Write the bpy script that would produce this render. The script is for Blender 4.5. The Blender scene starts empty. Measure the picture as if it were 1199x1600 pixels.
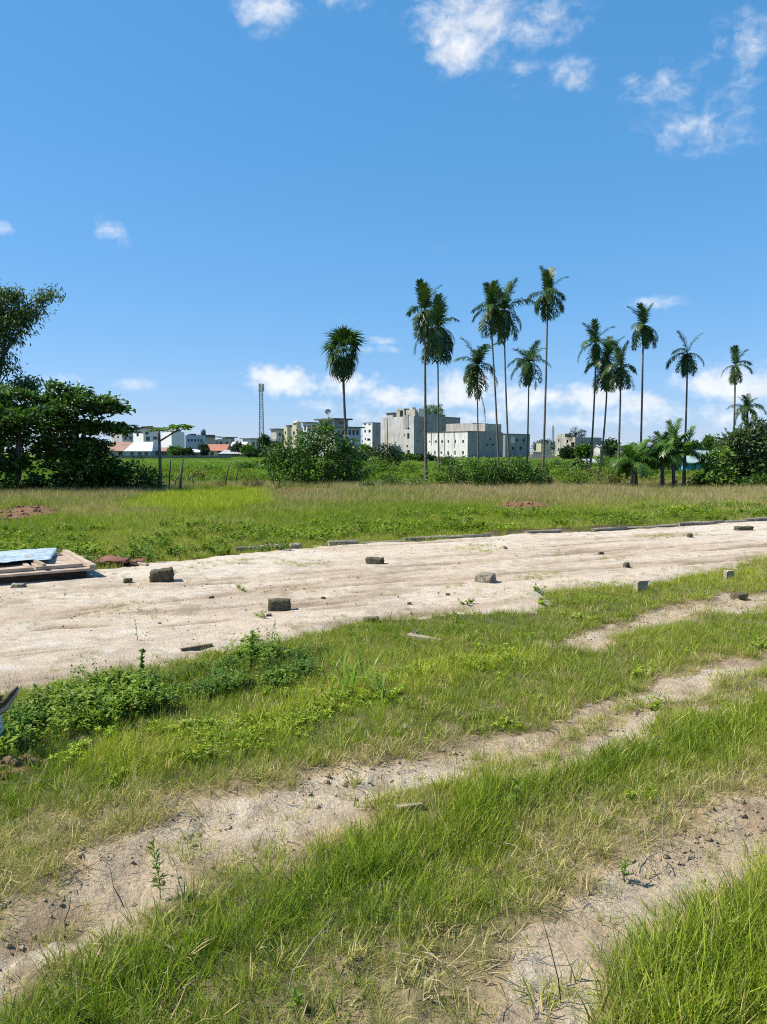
import bpy, math, random
import numpy as np
from mathutils import Vector

random.seed(11)
RNG = np.random.default_rng(11)
R = math.radians
scene = bpy.context.scene
COL = scene.collection

# ------------------------------------------------------------------ camera
CAM_H = 1.6
FPX = 1202.0                                   # focal length in photograph pixels (1199 x 1600)
PITCH = math.atan(95.0 / FPX)
cam_data = bpy.data.cameras.new('camera')
cam_data.sensor_fit = 'VERTICAL'
cam_data.sensor_height = 36.0
cam_data.lens = 36.0 * FPX / 1600.0
cam_data.clip_start = 0.05
cam_data.clip_end = 6000.0
cam = bpy.data.objects.new('camera', cam_data)
COL.objects.link(cam)
cam.location = (0, 0, CAM_H)
cam.rotation_euler = (math.pi / 2 - PITCH, 0, 0)
scene.camera = cam

# ------------------------------------------------------------------ light
SUN_EL, SUN_AZ = R(50), math.atan2(0.0, -1.0)     # towards the sun: high and to the left
sun_dir = Vector((math.cos(SUN_EL) * math.cos(SUN_AZ), math.cos(SUN_EL) * math.sin(SUN_AZ), math.sin(SUN_EL)))
sun_data = bpy.data.lights.new('sun', 'SUN')
sun_data.energy = 5.0
sun_data.angle = R(0.53)
sun_data.color = (1.0, 0.925, 0.80)
sun = bpy.data.objects.new('sun', sun_data)
COL.objects.link(sun)
sun.rotation_euler = sun_dir.to_track_quat('Z', 'Y').to_euler()
sun.location = (-30, 0, 60)

scene.view_settings.view_transform = 'Standard'
scene.view_settings.look = 'None'
scene.view_settings.gamma = 1.0
scene.view_settings.use_curve_mapping = False
scene.view_settings.exposure = 0.66
scene.cycles.use_denoising = False
scene.cycles.max_bounces = 6
scene.cycles.diffuse_bounces = 2
scene.cycles.transmission_bounces = 3
scene.cycles.transparent_max_bounces = 6
scene.cycles.sample_clamp_indirect = 6.0
scene.cycles.caustics_reflective = False
scene.cycles.caustics_refractive = False
scene.cycles.filter_width = 1.1


def pix_ray(u, v):
    """Direction (world) of a pixel of the photograph, with y component whatever it is."""
    xc = (u - 599.5) / FPX
    yc = (800.0 - v) / FPX
    ca, sa = math.cos(PITCH), math.sin(PITCH)
    return Vector((xc, ca + yc * sa, -sa + yc * ca))


def at(u, v, Y):
    d = pix_ray(u, v)
    k = Y / d.y
    return Vector((d.x * k, Y, CAM_H + d.z * k))


def gnd(u, v, z=0.0):
    d = pix_ray(u, v)
    k = (z - CAM_H) / d.z
    return Vector((d.x * k, d.y * k, z))


# ------------------------------------------------------------------ node helpers
class NT:
    def __init__(self, tree):
        self.t = tree
        self.t.nodes.clear()

    def n(self, kind, **kw):
        nd = self.t.nodes.new(kind)
        for k, v in kw.items():
            if k.startswith('i_'):
                nd.inputs[k[2:].replace('_', ' ')].default_value = v
            else:
                setattr(nd, k, v)
        return nd

    def link(self, a, b):
        self.t.links.new(a, b)

    def put(self, sock, v):
        if isinstance(v, bpy.types.NodeSocket):
            self.t.links.new(v, sock)
        else:
            sock.default_value = v

    def math(self, op, a, b=0.0, c=None, clamp=False):
        nd = self.t.nodes.new('ShaderNodeMath')
        nd.operation = op
        nd.use_clamp = clamp
        self.put(nd.inputs[0], a)
        self.put(nd.inputs[1], b)
        if c is not None:
            self.put(nd.inputs[2], c)
        return nd.outputs[0]

    def vmath(self, op, a, b=None):
        nd = self.t.nodes.new('ShaderNodeVectorMath')
        nd.operation = op
        self.put(nd.inputs[0], a)
        if b is not None:
            self.put(nd.inputs[1], b)
        return nd.outputs['Value'] if op in ('LENGTH', 'DOT_PRODUCT', 'DISTANCE') else nd.outputs[0]

    def mix(self, fac, a, b, blend='MIX'):
        nd = self.t.nodes.new('ShaderNodeMix')
        nd.data_type = 'RGBA'
        nd.blend_type = blend
        self.put(nd.inputs['Factor'], fac)
        for s, v in ((nd.inputs[6], a), (nd.inputs[7], b)):
            if isinstance(v, (tuple, list)):
                v = tuple(v) + (1.0,) * (4 - len(v))
            self.put(s, v)
        return nd.outputs[2]

    def noise(self, vec, scale, detail=4.0, rough=0.55, dist=0.0, out=0):
        nd = self.t.nodes.new('ShaderNodeTexNoise')
        nd.inputs['Scale'].default_value = scale
        nd.inputs['Detail'].default_value = detail
        nd.inputs['Roughness'].default_value = rough
        nd.inputs['Distortion'].default_value = dist
        if vec is not None:
            self.t.links.new(vec, nd.inputs['Vector'])
        return nd.outputs[out]

    def ramp(self, fac, stops):
        nd = self.t.nodes.new('ShaderNodeValToRGB')
        el = nd.color_ramp.elements
        while len(el) < len(stops):
            el.new(0.5)
        for e, (p, c) in zip(el, stops):
            e.position = p
            e.color = tuple(c) + (1.0,) * (4 - len(c)) if isinstance(c, (tuple, list)) else (c, c, c, 1)
        self.put(nd.inputs[0], fac)
        return nd.outputs[0]

    def maprange(self, v, a, b, c=0.0, d=1.0, smooth=False):
        nd = self.t.nodes.new('ShaderNodeMapRange')
        nd.interpolation_type = 'SMOOTHSTEP' if smooth else 'LINEAR'
        nd.clamp = True
        self.put(nd.inputs[0], v)
        for i, q in enumerate((a, b, c, d)):
            self.put(nd.inputs[i + 1], q)
        return nd.outputs[0]


# ------------------------------------------------------------------ sky
world = bpy.data.worlds.new('World')
scene.world = world
world.use_nodes = True
W = NT(world.node_tree)
sky = W.n('ShaderNodeTexSky', sky_type='NISHITA')
sky.sun_disc = False
sky.sun_elevation = SUN_EL
sky.sun_rotation = math.atan2(sun_dir.x, sun_dir.y)
sky.altitude = 0.0
sky.air_density = 1.0
sky.dust_density = 0.0
sky.ozone_density = 2.0
SKY_STRENGTH = 0.14
hs = W.n('ShaderNodeHueSaturation')
hs.inputs['Hue'].default_value = 0.5
hs.inputs['Saturation'].default_value = 1.12
hs.inputs['Value'].default_value = 1.0
W.link(sky.outputs[0], hs.inputs['Color'])
tc = W.n('ShaderNodeTexCoord')
sep = W.n('ShaderNodeSeparateXYZ')
W.link(tc.outputs['Generated'], sep.inputs[0])
az = W.math('ARCTAN2', sep.outputs[0], sep.outputs[1])
el = W.math('ARCSINE', sep.outputs[2])
comb = W.n('ShaderNodeCombineXYZ')
W.link(az, comb.inputs[0])
W.link(el, comb.inputs[1])
ae = comb.outputs[0]
# (pixel u, v, radius u, radius v, weight): the clouds of the photograph as directions
HIGH = [(770, 18, 190, 75, 1.0), (715, 62, 80, 55, 1.0), (850, 20, 70, 50, .9), (410, 5, 90, 45, .95), (540, -6, 60, 26, .8), (822, 112, 60, 42, .62),
        (888, 120, 62, 30, .75), (1032, 132, 90, 30, .66), (1105, 200, 150, 50, .44), (1140, 66, 120, 50, .50), (1175, 90, 80, 46, .42),
        (1165, 140, 70, 36, .48), (1050, 85, 90, 26, .40), (172, 358, 40, 36, .66), (2, 358, 26, 18, .7), (1022, 474, 62, 17, .85),
        (585, 546, 50, 12, .72), (598, 533, 40, 10, .62), (700, 388, 46, 12, .45), (1190, 565, 130, 30, .62), (215, 598, 66, 19, .78),
        (86, 592, 42, 15, .72), (122, 610, 40, 13, .66)]
LOW = [(440, 594, 80, 30, 1.0), (412, 586, 45, 24, 1.0), (470, 604, 70, 18, .8), (545, 602, 68, 32, 1.0), (625, 620, 110, 26, .95), (735, 606, 75, 42, 1.05),
       (690, 622, 75, 28, .95), (815, 624, 95, 32, 1.0), (878, 622, 75, 26, .9), (935, 622, 90, 34, 1.05), (1000, 630, 85, 28, .95),
       (1130, 600, 95, 34, 1.05), (1178, 606, 55, 26, .9), (520, 634, 60, 16, .7), (1060, 645, 120, 22, .68), (1150, 652, 110, 22, .66),
       (760, 652, 160, 20, .66), (590, 652, 90, 15, .62), (905, 656, 160, 20, .62)]


def blob_sum(lst):
    tot = None
    for (u, v, ru, rv, w) in lst:
        d = pix_ray(u, v).normalized()
        a0, e0 = math.atan2(d.x, d.y), math.asin(d.z)
        k = math.cos(math.atan((800 - v) / FPX)) ** 1.0
        q = W.vmath('SUBTRACT', ae, (a0, e0, 0))
        q = W.vmath('MULTIPLY', q, (FPX / ru / k * 0.9, FPX / rv, 0))
        L = W.vmath('LENGTH', q)
        m = W.maprange(L, 0.0, 1.25, w, 0.0, smooth=True)
        tot = m if tot is None else W.math('MAXIMUM', tot, m)
    return tot


hi = blob_sum(HIGH)
lo = blob_sum(LOW)
vm = W.vmath('MULTIPLY', ae, (1.0, 1.35, 0))
wrp = W.vmath('ADD', vm, W.vmath('MULTIPLY', W.vmath('SUBTRACT', W.noise(vm, 14.0, 3.0, 0.5, 0, 1), (0.5, 0.5, 0.5)), (0.045, 0.045, 0)))
big = W.noise(wrp, 9.0, 4.0, 0.5)
fine_n = W.noise(wrp, 34.0, 8.0, 0.62)
nz_hi = W.math('ADD', W.math('MULTIPLY', big, 0.52), W.math('MULTIPLY', fine_n, 0.48))
vl = W.vmath('MULTIPLY', ae, (1.0, 1.15, 0))
nz_lo = W.math('ADD', W.math('MULTIPLY', W.noise(vl, 20.0, 3.0, 0.5), 0.55), W.math('MULTIPLY', W.noise(vl, 60.0, 5.0, 0.55), 0.45))
nz_all = W.noise(wrp, 3.1, 7.0, 0.55)
d_hi = W.math('ADD', W.math('MULTIPLY', hi, 1.15), W.math('MULTIPLY', W.math('SUBTRACT', nz_hi, 0.5), 4.6))
a_hi = W.math('MULTIPLY', W.maprange(d_hi, 0.30, 1.9, 0, 0.92, smooth=True), W.maprange(hi, 0.03, 0.4, 0, 1, smooth=True))
d_lo = W.math('ADD', W.math('MULTIPLY', lo, 1.2), W.math('MULTIPLY', W.math('SUBTRACT', nz_lo, 0.5), 3.6))
a_lo = W.math('MULTIPLY', W.maprange(d_lo, 0.22, 1.40, 0, 0.88, smooth=True), W.maprange(lo, 0.03, 0.3, 0, 1, smooth=True))
# the same thin fair-weather cloud goes on round the rest of the sky
side = W.maprange(W.math('ABSOLUTE', az), 0.62, 0.95, 0, 1, smooth=True)
over = W.maprange(el, 0.78, 1.0, 0, 1, smooth=True)
rest = W.math('MAXIMUM', side, over)
a_rest = W.math('MULTIPLY', W.maprange(nz_all, 0.57, 0.75, 0, 0.8, smooth=True), rest)
a_rest = W.math('MULTIPLY', a_rest, W.maprange(el, 0.02, 0.12, 0, 1))
alpha = W.math('MAXIMUM', W.math('MAXIMUM', a_hi, a_lo), a_rest)
shade = W.maprange(W.noise(vl, 34.0, 4.0, 0.55), 0.35, 0.65, 0.90, 1.02)
cl = W.mix(W.maprange(el, 0.03, 0.14), (4.3, 4.55, 4.9), (4.9, 4.9, 4.9))
cl = W.mix(1.0, cl, shade, 'MULTIPLY')
# grade the clear sky to the photograph's deep, evenly falling blue
sc_ = W.n('ShaderNodeSeparateColor')
W.link(hs.outputs[0], sc_.inputs[0])
cc_ = W.n('ShaderNodeCombineColor')
for i_, (k_, p_) in enumerate(((0.322, 0.80), (0.418, 0.5), (0.625, 0.48))):
    W.link(W.math('MULTIPLY', W.math('POWER', W.math('MULTIPLY', sc_.outputs[i_], SKY_STRENGTH), p_), k_ / SKY_STRENGTH), cc_.inputs[i_])
FINALSKY = cc_.outputs[0]
skycol = W.mix(alpha, FINALSKY, cl)
bg = W.n('ShaderNodeBackground')
bg.inputs['Strength'].default_value = SKY_STRENGTH
W.link(skycol, bg.inputs['Color'])
wo = W.n('ShaderNodeOutputWorld')
W.link(bg.outputs[0], wo.inputs[0])
world.cycles.sampling_method = 'MANUAL'
world.cycles.sample_map_resolution = 512


# ------------------------------------------------------------------ object helpers
def tag(o, label=None, cat=None, group=None, kind=None):
    if label:
        o['label'] = label
    if cat:
        o['category'] = cat
    if group:
        o['group'] = group
    if kind:
        o['kind'] = kind
    return o


def empty(name, loc=(0, 0, 0), rz=0.0):
    o = bpy.data.objects.new(name, None)
    o.empty_display_size = 0.1
    COL.objects.link(o)
    o.location = loc
    o.rotation_euler = (0, 0, rz)
    return o


def thing(name, label, cat, loc=(0, 0, 0), rz=0.0, group=None):
    return tag(empty(name, loc, rz), label, cat, group)


def link(name, me, mat=None, parent=None, loc=None, rot=None, scl=None):
    if mat is not None and len(me.materials) == 0:
        me.materials.append(mat)
    o = bpy.data.objects.new(name, me)
    COL.objects.link(o)
    if parent is not None:
        o.parent = parent
    if loc is not None:
        o.location = loc
    if rot is not None:
        o.rotation_euler = rot
    if scl is not None:
        o.scale = scl if isinstance(scl, (tuple, list, Vector)) else (scl, scl, scl)
    return o


class MB:
    """Collects boxes, tubes and faces; build() links them as one mesh object."""
    def __init__(self):
        self.v, self.f = [], []

    def quad(self, *pts):
        b = len(self.v)
        self.v += [tuple(p) for p in pts]
        self.f.append(tuple(range(b, b + len(pts))))

    def box(self, c, s, rz=0.0, rx=0.0, jit=0.0):
        """c = centre, s = full size"""
        b = len(self.v)
        cz, sz = math.cos(rz), math.sin(rz)
        cx, sx = math.cos(rx), math.sin(rx)
        for i in range(8):
            x = (s[0] / 2) * (1 if i & 1 else -1) + random.uniform(-jit, jit)
            y = (s[1] / 2) * (1 if i & 2 else -1) + random.uniform(-jit, jit)
            z = (s[2] / 2) * (1 if i & 4 else -1) + random.uniform(-jit, jit)
            y, z = y * cx - z * sx, y * sx + z * cx
            x, y = x * cz - y * sz, x * sz + y * cz
            self.v.append((c[0] + x, c[1] + y, c[2] + z))
        for q in ((0, 2, 3, 1), (4, 5, 7, 6), (0, 1, 5, 4), (2, 6, 7, 3), (0, 4, 6, 2), (1, 3, 7, 5)):
            self.f.append(tuple(b + i for i in q))
        return self

    def tube(self, pts, rad, n=6, cap=True, wob=0.0):
        pts = [Vector(p) for p in pts]
        b0 = len(self.v)
        up = Vector((0.13, 0.97, 0.2))
        for i, p in enumerate(pts):
            t = (pts[min(i + 1, len(pts) - 1)] - pts[max(i - 1, 0)]).normalized()
            a = t.cross(up)
            if a.length < 1e-3:
                a = t.cross(Vector((1, 0, 0)))
            a.normalize()
            c = t.cross(a)
            r = rad[i] if isinstance(rad, (list, tuple)) else rad
            for k in range(n):
                th = 2 * math.pi * k / n
                rr = r * (1 + random.uniform(-wob, wob))
                self.v.append(tuple(p + a * (rr * math.cos(th)) + c * (rr * math.sin(th))))
        for i in range(len(pts) - 1):
            for k in range(n):
                q = b0 + i * n
                self.f.append((q + k, q + (k + 1) % n, q + n + (k + 1) % n, q + n + k))
        if cap:
            self.f.append(tuple(b0 + k for k in range(n))[::-1])
            e = b0 + (len(pts) - 1) * n
            self.f.append(tuple(e + k for k in range(n)))
        return self

    def mesh(self, name, smooth=False):
        me = bpy.data.meshes.new(name)
        me.from_pydata(self.v, [], self.f)
        if smooth:
            me.polygons.foreach_set('use_smooth', [True] * len(me.polygons))
        me.update()
        return me

    def build(self, name, mat, parent=None, smooth=False, **kw):
        return link(name, self.mesh(name, smooth), mat, parent, **kw)


def np_mesh(name, V, F, smooth=False, attrs=None):
    """V (n,3), F (m,k) with k = 3 or 4; attrs {name: (n,) floats or (n,3) colours}"""
    me = bpy.data.meshes.new(name)
    n, (m, k) = len(V), F.shape
    me.vertices.add(n)
    me.vertices.foreach_set('co', np.ascontiguousarray(V, dtype=np.float32).ravel())
    me.loops.add(m * k)
    me.loops.foreach_set('vertex_index', np.ascontiguousarray(F, dtype=np.int32).ravel())
    me.polygons.add(m)
    me.polygons.foreach_set('loop_start', np.arange(0, m * k, k, dtype=np.int32))
    me.polygons.foreach_set('loop_total', np.full(m, k, dtype=np.int32))
    if smooth:
        me.polygons.foreach_set('use_smooth', np.ones(m, dtype=bool))
    me.update(calc_edges=True)
    for an, arr in (attrs or {}).items():
        if arr.ndim == 1:
            a = me.attributes.new(an, 'FLOAT', 'POINT')
            a.data.foreach_set('value', arr.astype(np.float32))
        else:
            a = me.attributes.new(an, 'FLOAT_COLOR', 'POINT')
            c = np.ones((n, 4), dtype=np.float32)
            c[:, :3] = arr
            a.data.foreach_set('color', c.ravel())
    return me


# ------------------------------------------------------------------ numeric noise
def _h(ix, iy, s):
    a = (ix.astype(np.int64) * 374761393 + iy.astype(np.int64) * 668265263 + s * 1442695041) & 0xFFFFFFFF
    a = ((a ^ (a >> 13)) * 1274126177) & 0xFFFFFFFF
    a = a ^ (a >> 16)
    return (a & 0xFFFFFF) / float(0xFFFFFF)


def vnoise(x, y, s=0):
    x = np.asarray(x, dtype=np.float64)
    y = np.asarray(y, dtype=np.float64)
    ix, iy = np.floor(x), np.floor(y)
    fx, fy = x - ix, y - iy
    fx = fx * fx * (3 - 2 * fx)
    fy = fy * fy * (3 - 2 * fy)
    a, b = _h(ix, iy, s), _h(ix + 1, iy, s)
    c, d = _h(ix, iy + 1, s), _h(ix + 1, iy + 1, s)
    return (a * (1 - fx) + b * fx) * (1 - fy) + (c * (1 - fx) + d * fx) * fy


def fbm(x, y, s=0, o=4):
    t, a, n = 0.0, 0.5, 0.0
    for i in range(o):
        t = t + a * vnoise(x * 2 ** i, y * 2 ** i, s + i * 17)
        n += a
        a *= 0.5
    return t / n - 0.5          # about -0.5 .. 0.5


def sstep(a, b, x):
    t = np.clip((x - a) / (b - a), 0, 1)
    return t * t * (3 - 2 * t)


def gpoly(pts):
    return np.array([gnd(u, v)[:2] for (u, v) in pts])


def sdpoly(P, x, y):
    """signed distance to a polygon in ground coordinates, positive inside"""
    d = np.full(x.shape, 1e9)
    inside = np.zeros(x.shape, dtype=bool)
    for i in range(len(P)):
        ax, ay = P[i]
        bx, by = P[(i + 1) % len(P)]
        ex, ey = bx - ax, by - ay
        t = np.clip(((x - ax) * ex + (y - ay) * ey) / (ex * ex + ey * ey + 1e-12), 0, 1)
        d = np.minimum(d, np.hypot(x - ax - t * ex, y - ay - t * ey))
        cond = ((ay > y) != (by > y)) & (x < (bx - ax) * (y - ay) / (by - ay + 1e-12) + ax)
        inside ^= cond
    return np.where(inside, d, -d)


# ================================================================== MATERIALS
def new_mat(name):
    m = bpy.data.materials.new(name)
    m.use_nodes = True
    return m, NT(m.node_tree)


def finish(N, color, rough=0.9, bump=None, bump_s=0.3, bump_d=0.02, spec=0.25, metal=0.0):
    p = N.n('ShaderNodeBsdfPrincipled')
    N.put(p.inputs['Base Color'], color if isinstance(color, bpy.types.NodeSocket) else tuple(color) + (1,))
    N.put(p.inputs['Roughness'], rough)
    p.inputs['Specular IOR Level'].default_value = spec
    p.inputs['Metallic'].default_value = metal
    if bump is not None:
        b = N.n('ShaderNodeBump')
        b.inputs['Strength'].default_value = bump_s
        b.inputs['Distance'].default_value = bump_d
        N.link(bump, b.inputs['Height'])
        N.link(b.outputs[0], p.inputs['Normal'])
    o = N.n('ShaderNodeOutputMaterial')
    N.link(p.outputs[0], o.inputs[0])
    return p


def soil_material(name, fine=(0.62, 1.28), bump_s=0.55, bump_d=0.03, scale=1.0, cracks=0.3):
    m, N = new_mat(name)
    at_ = N.n('ShaderNodeAttribute', attribute_name='Col')
    co = N.n('ShaderNodeTexCoord').outputs['Object']
    a = N.noise(co, 46 * scale, 8, 0.68)
    b = N.noise(co, 7 * scale, 6, 0.6)
    c = N.noise(co, 190 * scale, 3, 0.7)
    g = N.maprange(a, 0.28, 0.72, fine[0], fine[1])
    col = N.mix(1.0, at_.outputs['Color'], g, 'MULTIPLY')
    col = N.mix(1.0, col, N.maprange(b, 0.3, 0.7, 0.84, 1.14), 'MULTIPLY')
    col = N.mix(N.maprange(c, 0.62, 0.75, 0, 0.45), col, (0.09, 0.065, 0.04))
    vo = N.n('ShaderNodeTexVoronoi', feature='DISTANCE_TO_EDGE')
    vo.inputs['Scale'].default_value = 9.0 * scale
    N.link(N.vmath('ADD', co, N.vmath('MULTIPLY', N.noise(co, 6, 3, 0.6, 0, 1), (0.12, 0.12, 0.12))), vo.inputs['Vector'])
    crack = N.maprange(vo.outputs['Distance'], 0.0, 0.05, 0, 1)
    col = N.mix(N.math('MULTIPLY', N.math('SUBTRACT', 1.0, crack), cracks), col, (0.14, 0.10, 0.065))
    hgt = N.math('ADD', N.math('MULTIPLY', a, 1.0), N.math('MULTIPLY', c, 0.35))
    hgt = N.math('ADD', hgt, N.math('MULTIPLY', crack, cracks))
    finish(N, col, 0.95, hgt, bump_s, bump_d, 0.12)
    return m


M = {}
M['ground'] = soil_material('ground_soil')
M['road'] = soil_material('packed_sand', (0.74, 1.17), 0.7, 0.03, 1.0, 0.08)
M['track'] = soil_material('track_sand', (0.62, 1.22), 0.9, 0.04, 1.0, 0.10)


def concrete(name, base, dark, streak=0.5, spots=0.25, rough=0.9, scale=0.35):
    """weathered render: vertical rain streaks, blotches and small dark spots"""
    m, N = new_mat(name)
    co = N.n('ShaderNodeTexCoord').outputs['Object']
    mp = N.n('ShaderNodeMapping')
    mp.inputs['Scale'].default_value = (1.4, 1.4, 0.09)
    N.link(co, mp.inputs[0])
    s = N.noise(mp.outputs[0], 2.2, 6, 0.65)
    b = N.noise(co, scale, 5, 0.6)
    sp = N.noise(co, 1.6, 4, 0.7)
    f = N.math('MULTIPLY', N.maprange(s, 0.46, 0.76), streak)
    f = N.math('ADD', f, N.math('MULTIPLY', N.maprange(b, 0.45, 0.75), spots), clamp=True)
    f = N.math('ADD', f, N.math('MULTIPLY', N.maprange(sp, 0.63, 0.72), spots), clamp=True)
    col = N.mix(f, base, dark)
    finish(N, col, rough, N.noise(co, 6, 4, 0.6), 0.2, 0.03, 0.15)
    return m


M['white_render'] = concrete('white_render', (0.64, 0.64, 0.62), (0.16, 0.165, 0.16), 0.8, 0.35)
M['pale_render'] = concrete('pale_grey_render', (0.47, 0.47, 0.455), (0.15, 0.15, 0.145), 0.8, 0.45)
M['grey_concrete_and_shade'] = concrete('grey_concrete_and_shade', (0.29, 0.29, 0.285), (0.11, 0.11, 0.11), 0.7, 0.5)  # plain grey walls; also paints shade onto right faces of lighter blocks
M['raw_concrete'] = concrete('raw_concrete', (0.42, 0.40, 0.36), (0.16, 0.15, 0.13), 0.7, 0.45)
M['cream_render'] = concrete('cream_render', (0.52, 0.49, 0.36), (0.24, 0.22, 0.16), 0.5, 0.3)
M['blue_render'] = concrete('blue_grey_render', (0.34, 0.42, 0.55), (0.18, 0.22, 0.3), 0.4, 0.3)
M['white_paint'] = concrete('white_wall_paint', (0.60, 0.62, 0.64), (0.34, 0.35, 0.37), 0.35, 0.2)
M['dark_slab'] = concrete('dark_stained_slab', (0.13, 0.13, 0.13), (0.05, 0.05, 0.055), 0.5, 0.3)
M['wall_dark'] = concrete('mossy_wall', (0.17, 0.18, 0.16), (0.07, 0.075, 0.06), 0.6, 0.5)
M['turquoise'] = concrete('turquoise_paint', (0.06, 0.38, 0.55), (0.05, 0.22, 0.32), 0.4, 0.2)
M['kerb'] = concrete('kerb_concrete', (0.33, 0.30, 0.25), (0.10, 0.09, 0.065), 0.2, 0.7, scale=3.0)
M['block'] = concrete('mossy_block', (0.17, 0.15, 0.105), (0.055, 0.05, 0.032), 0.2, 0.8, scale=9.0)
M['brick_red'] = concrete('old_brick', (0.27, 0.14, 0.09), (0.10, 0.08, 0.05), 0.2, 0.6, scale=8.0)


def sheet_metal(name, base, dark, rough=0.5, ribs=True):
    m, N = new_mat(name)
    co = N.n('ShaderNodeTexCoord').outputs['Object']
    s = N.noise(co, 0.9, 6, 0.65)
    col = N.mix(N.maprange(s, 0.42, 0.7), base, dark)
    finish(N, col, rough, N.noise(co, 3, 3), 0.1, 0.02, 0.4)
    return m


M['roof_white'] = sheet_metal('white_sheet_roof', (0.58, 0.59, 0.60), (0.38, 0.39, 0.39), 0.7)
M['roof_red'] = sheet_metal('red_tile_roof', (0.42, 0.17, 0.11), (0.24, 0.11, 0.08), 0.8)
M['roof_rust'] = sheet_metal('rusty_sheet_roof', (0.36, 0.20, 0.15), (0.18, 0.11, 0.09), 0.75)
M['roof_grey'] = sheet_metal('grey_sheet_roof', (0.42, 0.42, 0.43), (0.24, 0.24, 0.25), 0.6)
M['roof_mint'] = sheet_metal('mint_sheet_roof', (0.27, 0.37, 0.36), (0.18, 0.25, 0.24), 0.8)
M['roof_dark'] = sheet_metal('dark_sheet_roof', (0.07, 0.065, 0.06), (0.03, 0.03, 0.03), 0.7)
M['steel'] = sheet_metal('galvanised_steel', (0.36, 0.37, 0.38), (0.22, 0.23, 0.24), 0.5)
M['tank'] = sheet_metal('water_tank_plastic', (0.10, 0.14, 0.2), (0.06, 0.08, 0.1), 0.5)
M['rust'] = sheet_metal('rusted_iron', (0.20, 0.085, 0.055), (0.07, 0.035, 0.028), 0.9)

m, N = new_mat('dark_glass')
finish(N, (0.02, 0.025, 0.032), 0.12, spec=0.5)
M['glass'] = m
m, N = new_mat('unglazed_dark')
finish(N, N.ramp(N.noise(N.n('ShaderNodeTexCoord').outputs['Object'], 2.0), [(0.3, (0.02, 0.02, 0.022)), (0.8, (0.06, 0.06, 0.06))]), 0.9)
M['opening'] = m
m, N = new_mat('window_frame')
finish(N, (0.30, 0.30, 0.30), 0.6)
M['frame'] = m


def wood(name, a, b, rough=0.85):
    m, N = new_mat(name)
    co = N.n('ShaderNodeTexCoord').outputs['Object']
    mp = N.n('ShaderNodeMapping')
    mp.inputs['Scale'].default_value = (2.0, 14.0, 14.0)
    N.link(co, mp.inputs[0])
    s = N.noise(mp.outputs[0], 3.0, 6, 0.6, 0.5)
    t = N.noise(co, 5.0, 4)
    col = N.mix(N.maprange(s, 0.3, 0.72), a, b)
    col = N.mix(1.0, col, N.maprange(t, 0.3, 0.7, 0.8, 1.15), 'MULTIPLY')
    finish(N, col, rough, s, 0.35, 0.006, 0.15)
    return m


M['wood_pale'] = wood('weathered_pale_wood', (0.52, 0.42, 0.33), (0.30, 0.22, 0.16))
M['wood_dark'] = wood('dark_damp_wood', (0.12, 0.085, 0.06), (0.05, 0.038, 0.03))
M['wood_grey'] = wood('grey_dry_wood', (0.42, 0.36, 0.28), (0.24, 0.19, 0.14))
M['bark'] = wood('bark', (0.16, 0.13, 0.10), (0.07, 0.055, 0.045))
M['limewash'] = concrete('limewashed_bark', (0.72, 0.72, 0.70), (0.30, 0.27, 0.22), 0.3, 0.6, scale=14.0)

# ringed palm trunk
m, N = new_mat('palm_trunk')
co = N.n('ShaderNodeTexCoord').outputs['Object']
sp = N.n('ShaderNodeSeparateXYZ')
N.link(co, sp.inputs[0])
wv = N.math('SINE', N.math('MULTIPLY', sp.outputs[2], 34.0))
lich = N.noise(co, 2.5, 5, 0.65)
col = N.mix(N.maprange(lich, 0.4, 0.65), (0.085, 0.08, 0.068), (0.17, 0.16, 0.14))
col = N.mix(N.maprange(wv, 0.7, 1.0, 0, 0.5), col, (0.10, 0.09, 0.07))
finish(N, col, 0.95, wv, 0.25, 0.01, 0.12)
M['palm_trunk'] = m

# translucent-looking plastic sheet
m, N = new_mat('plastic_sheet')
co = N.n('ShaderNodeTexCoord').outputs['Object']
s = N.noise(co, 6.0, 5, 0.6, 0.8)
col = N.ramp(s, [(0.30, (0.22, 0.31, 0.38)), (0.50, (0.40, 0.48, 0.53)), (0.70, (0.64, 0.70, 0.72))])
p = finish(N, col, 0.34, s, 0.7, 0.05, 0.4)
M['plastic'] = m


def leaf_mat(name, dark, mid, light, transl=0.35, rough=0.5, rnd=0.35, spec=0.3, use_instance=False):
    """foliage: a point attribute 'tint' (0..1) picks the leaf's own colour, the object's random number shifts it"""
    m, N = new_mat(name)
    a = N.n('ShaderNodeAttribute', attribute_name='tint')
    oi = N.n('ShaderNodeObjectInfo')
    f = N.math('ADD', a.outputs['Fac'], N.math('MULTIPLY', N.math('SUBTRACT', oi.outputs['Random'], 0.5), rnd), clamp=True)
    col = N.ramp(f, [(0.0, dark), (0.5, mid), (1.0, light)])
    p = N.n('ShaderNodeBsdfPrincipled')
    N.link(col, p.inputs['Base Color'])
    p.inputs['Roughness'].default_value = rough
    p.inputs['Specular IOR Level'].default_value = spec
    t = N.n('ShaderNodeBsdfTranslucent')
    N.link(N.mix(1.0, col, (1.05, 1.25, 0.55), 'MULTIPLY'), t.inputs['Color'])
    mx = N.n('ShaderNodeMixShader')
    mx.inputs[0].default_value = transl
    N.link(p.outputs[0], mx.inputs[1])
    N.link(t.outputs[0], mx.inputs[2])
    o = N.n('ShaderNodeOutputMaterial')
    N.link(mx.outputs[0], o.inputs[0])
    return m


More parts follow.
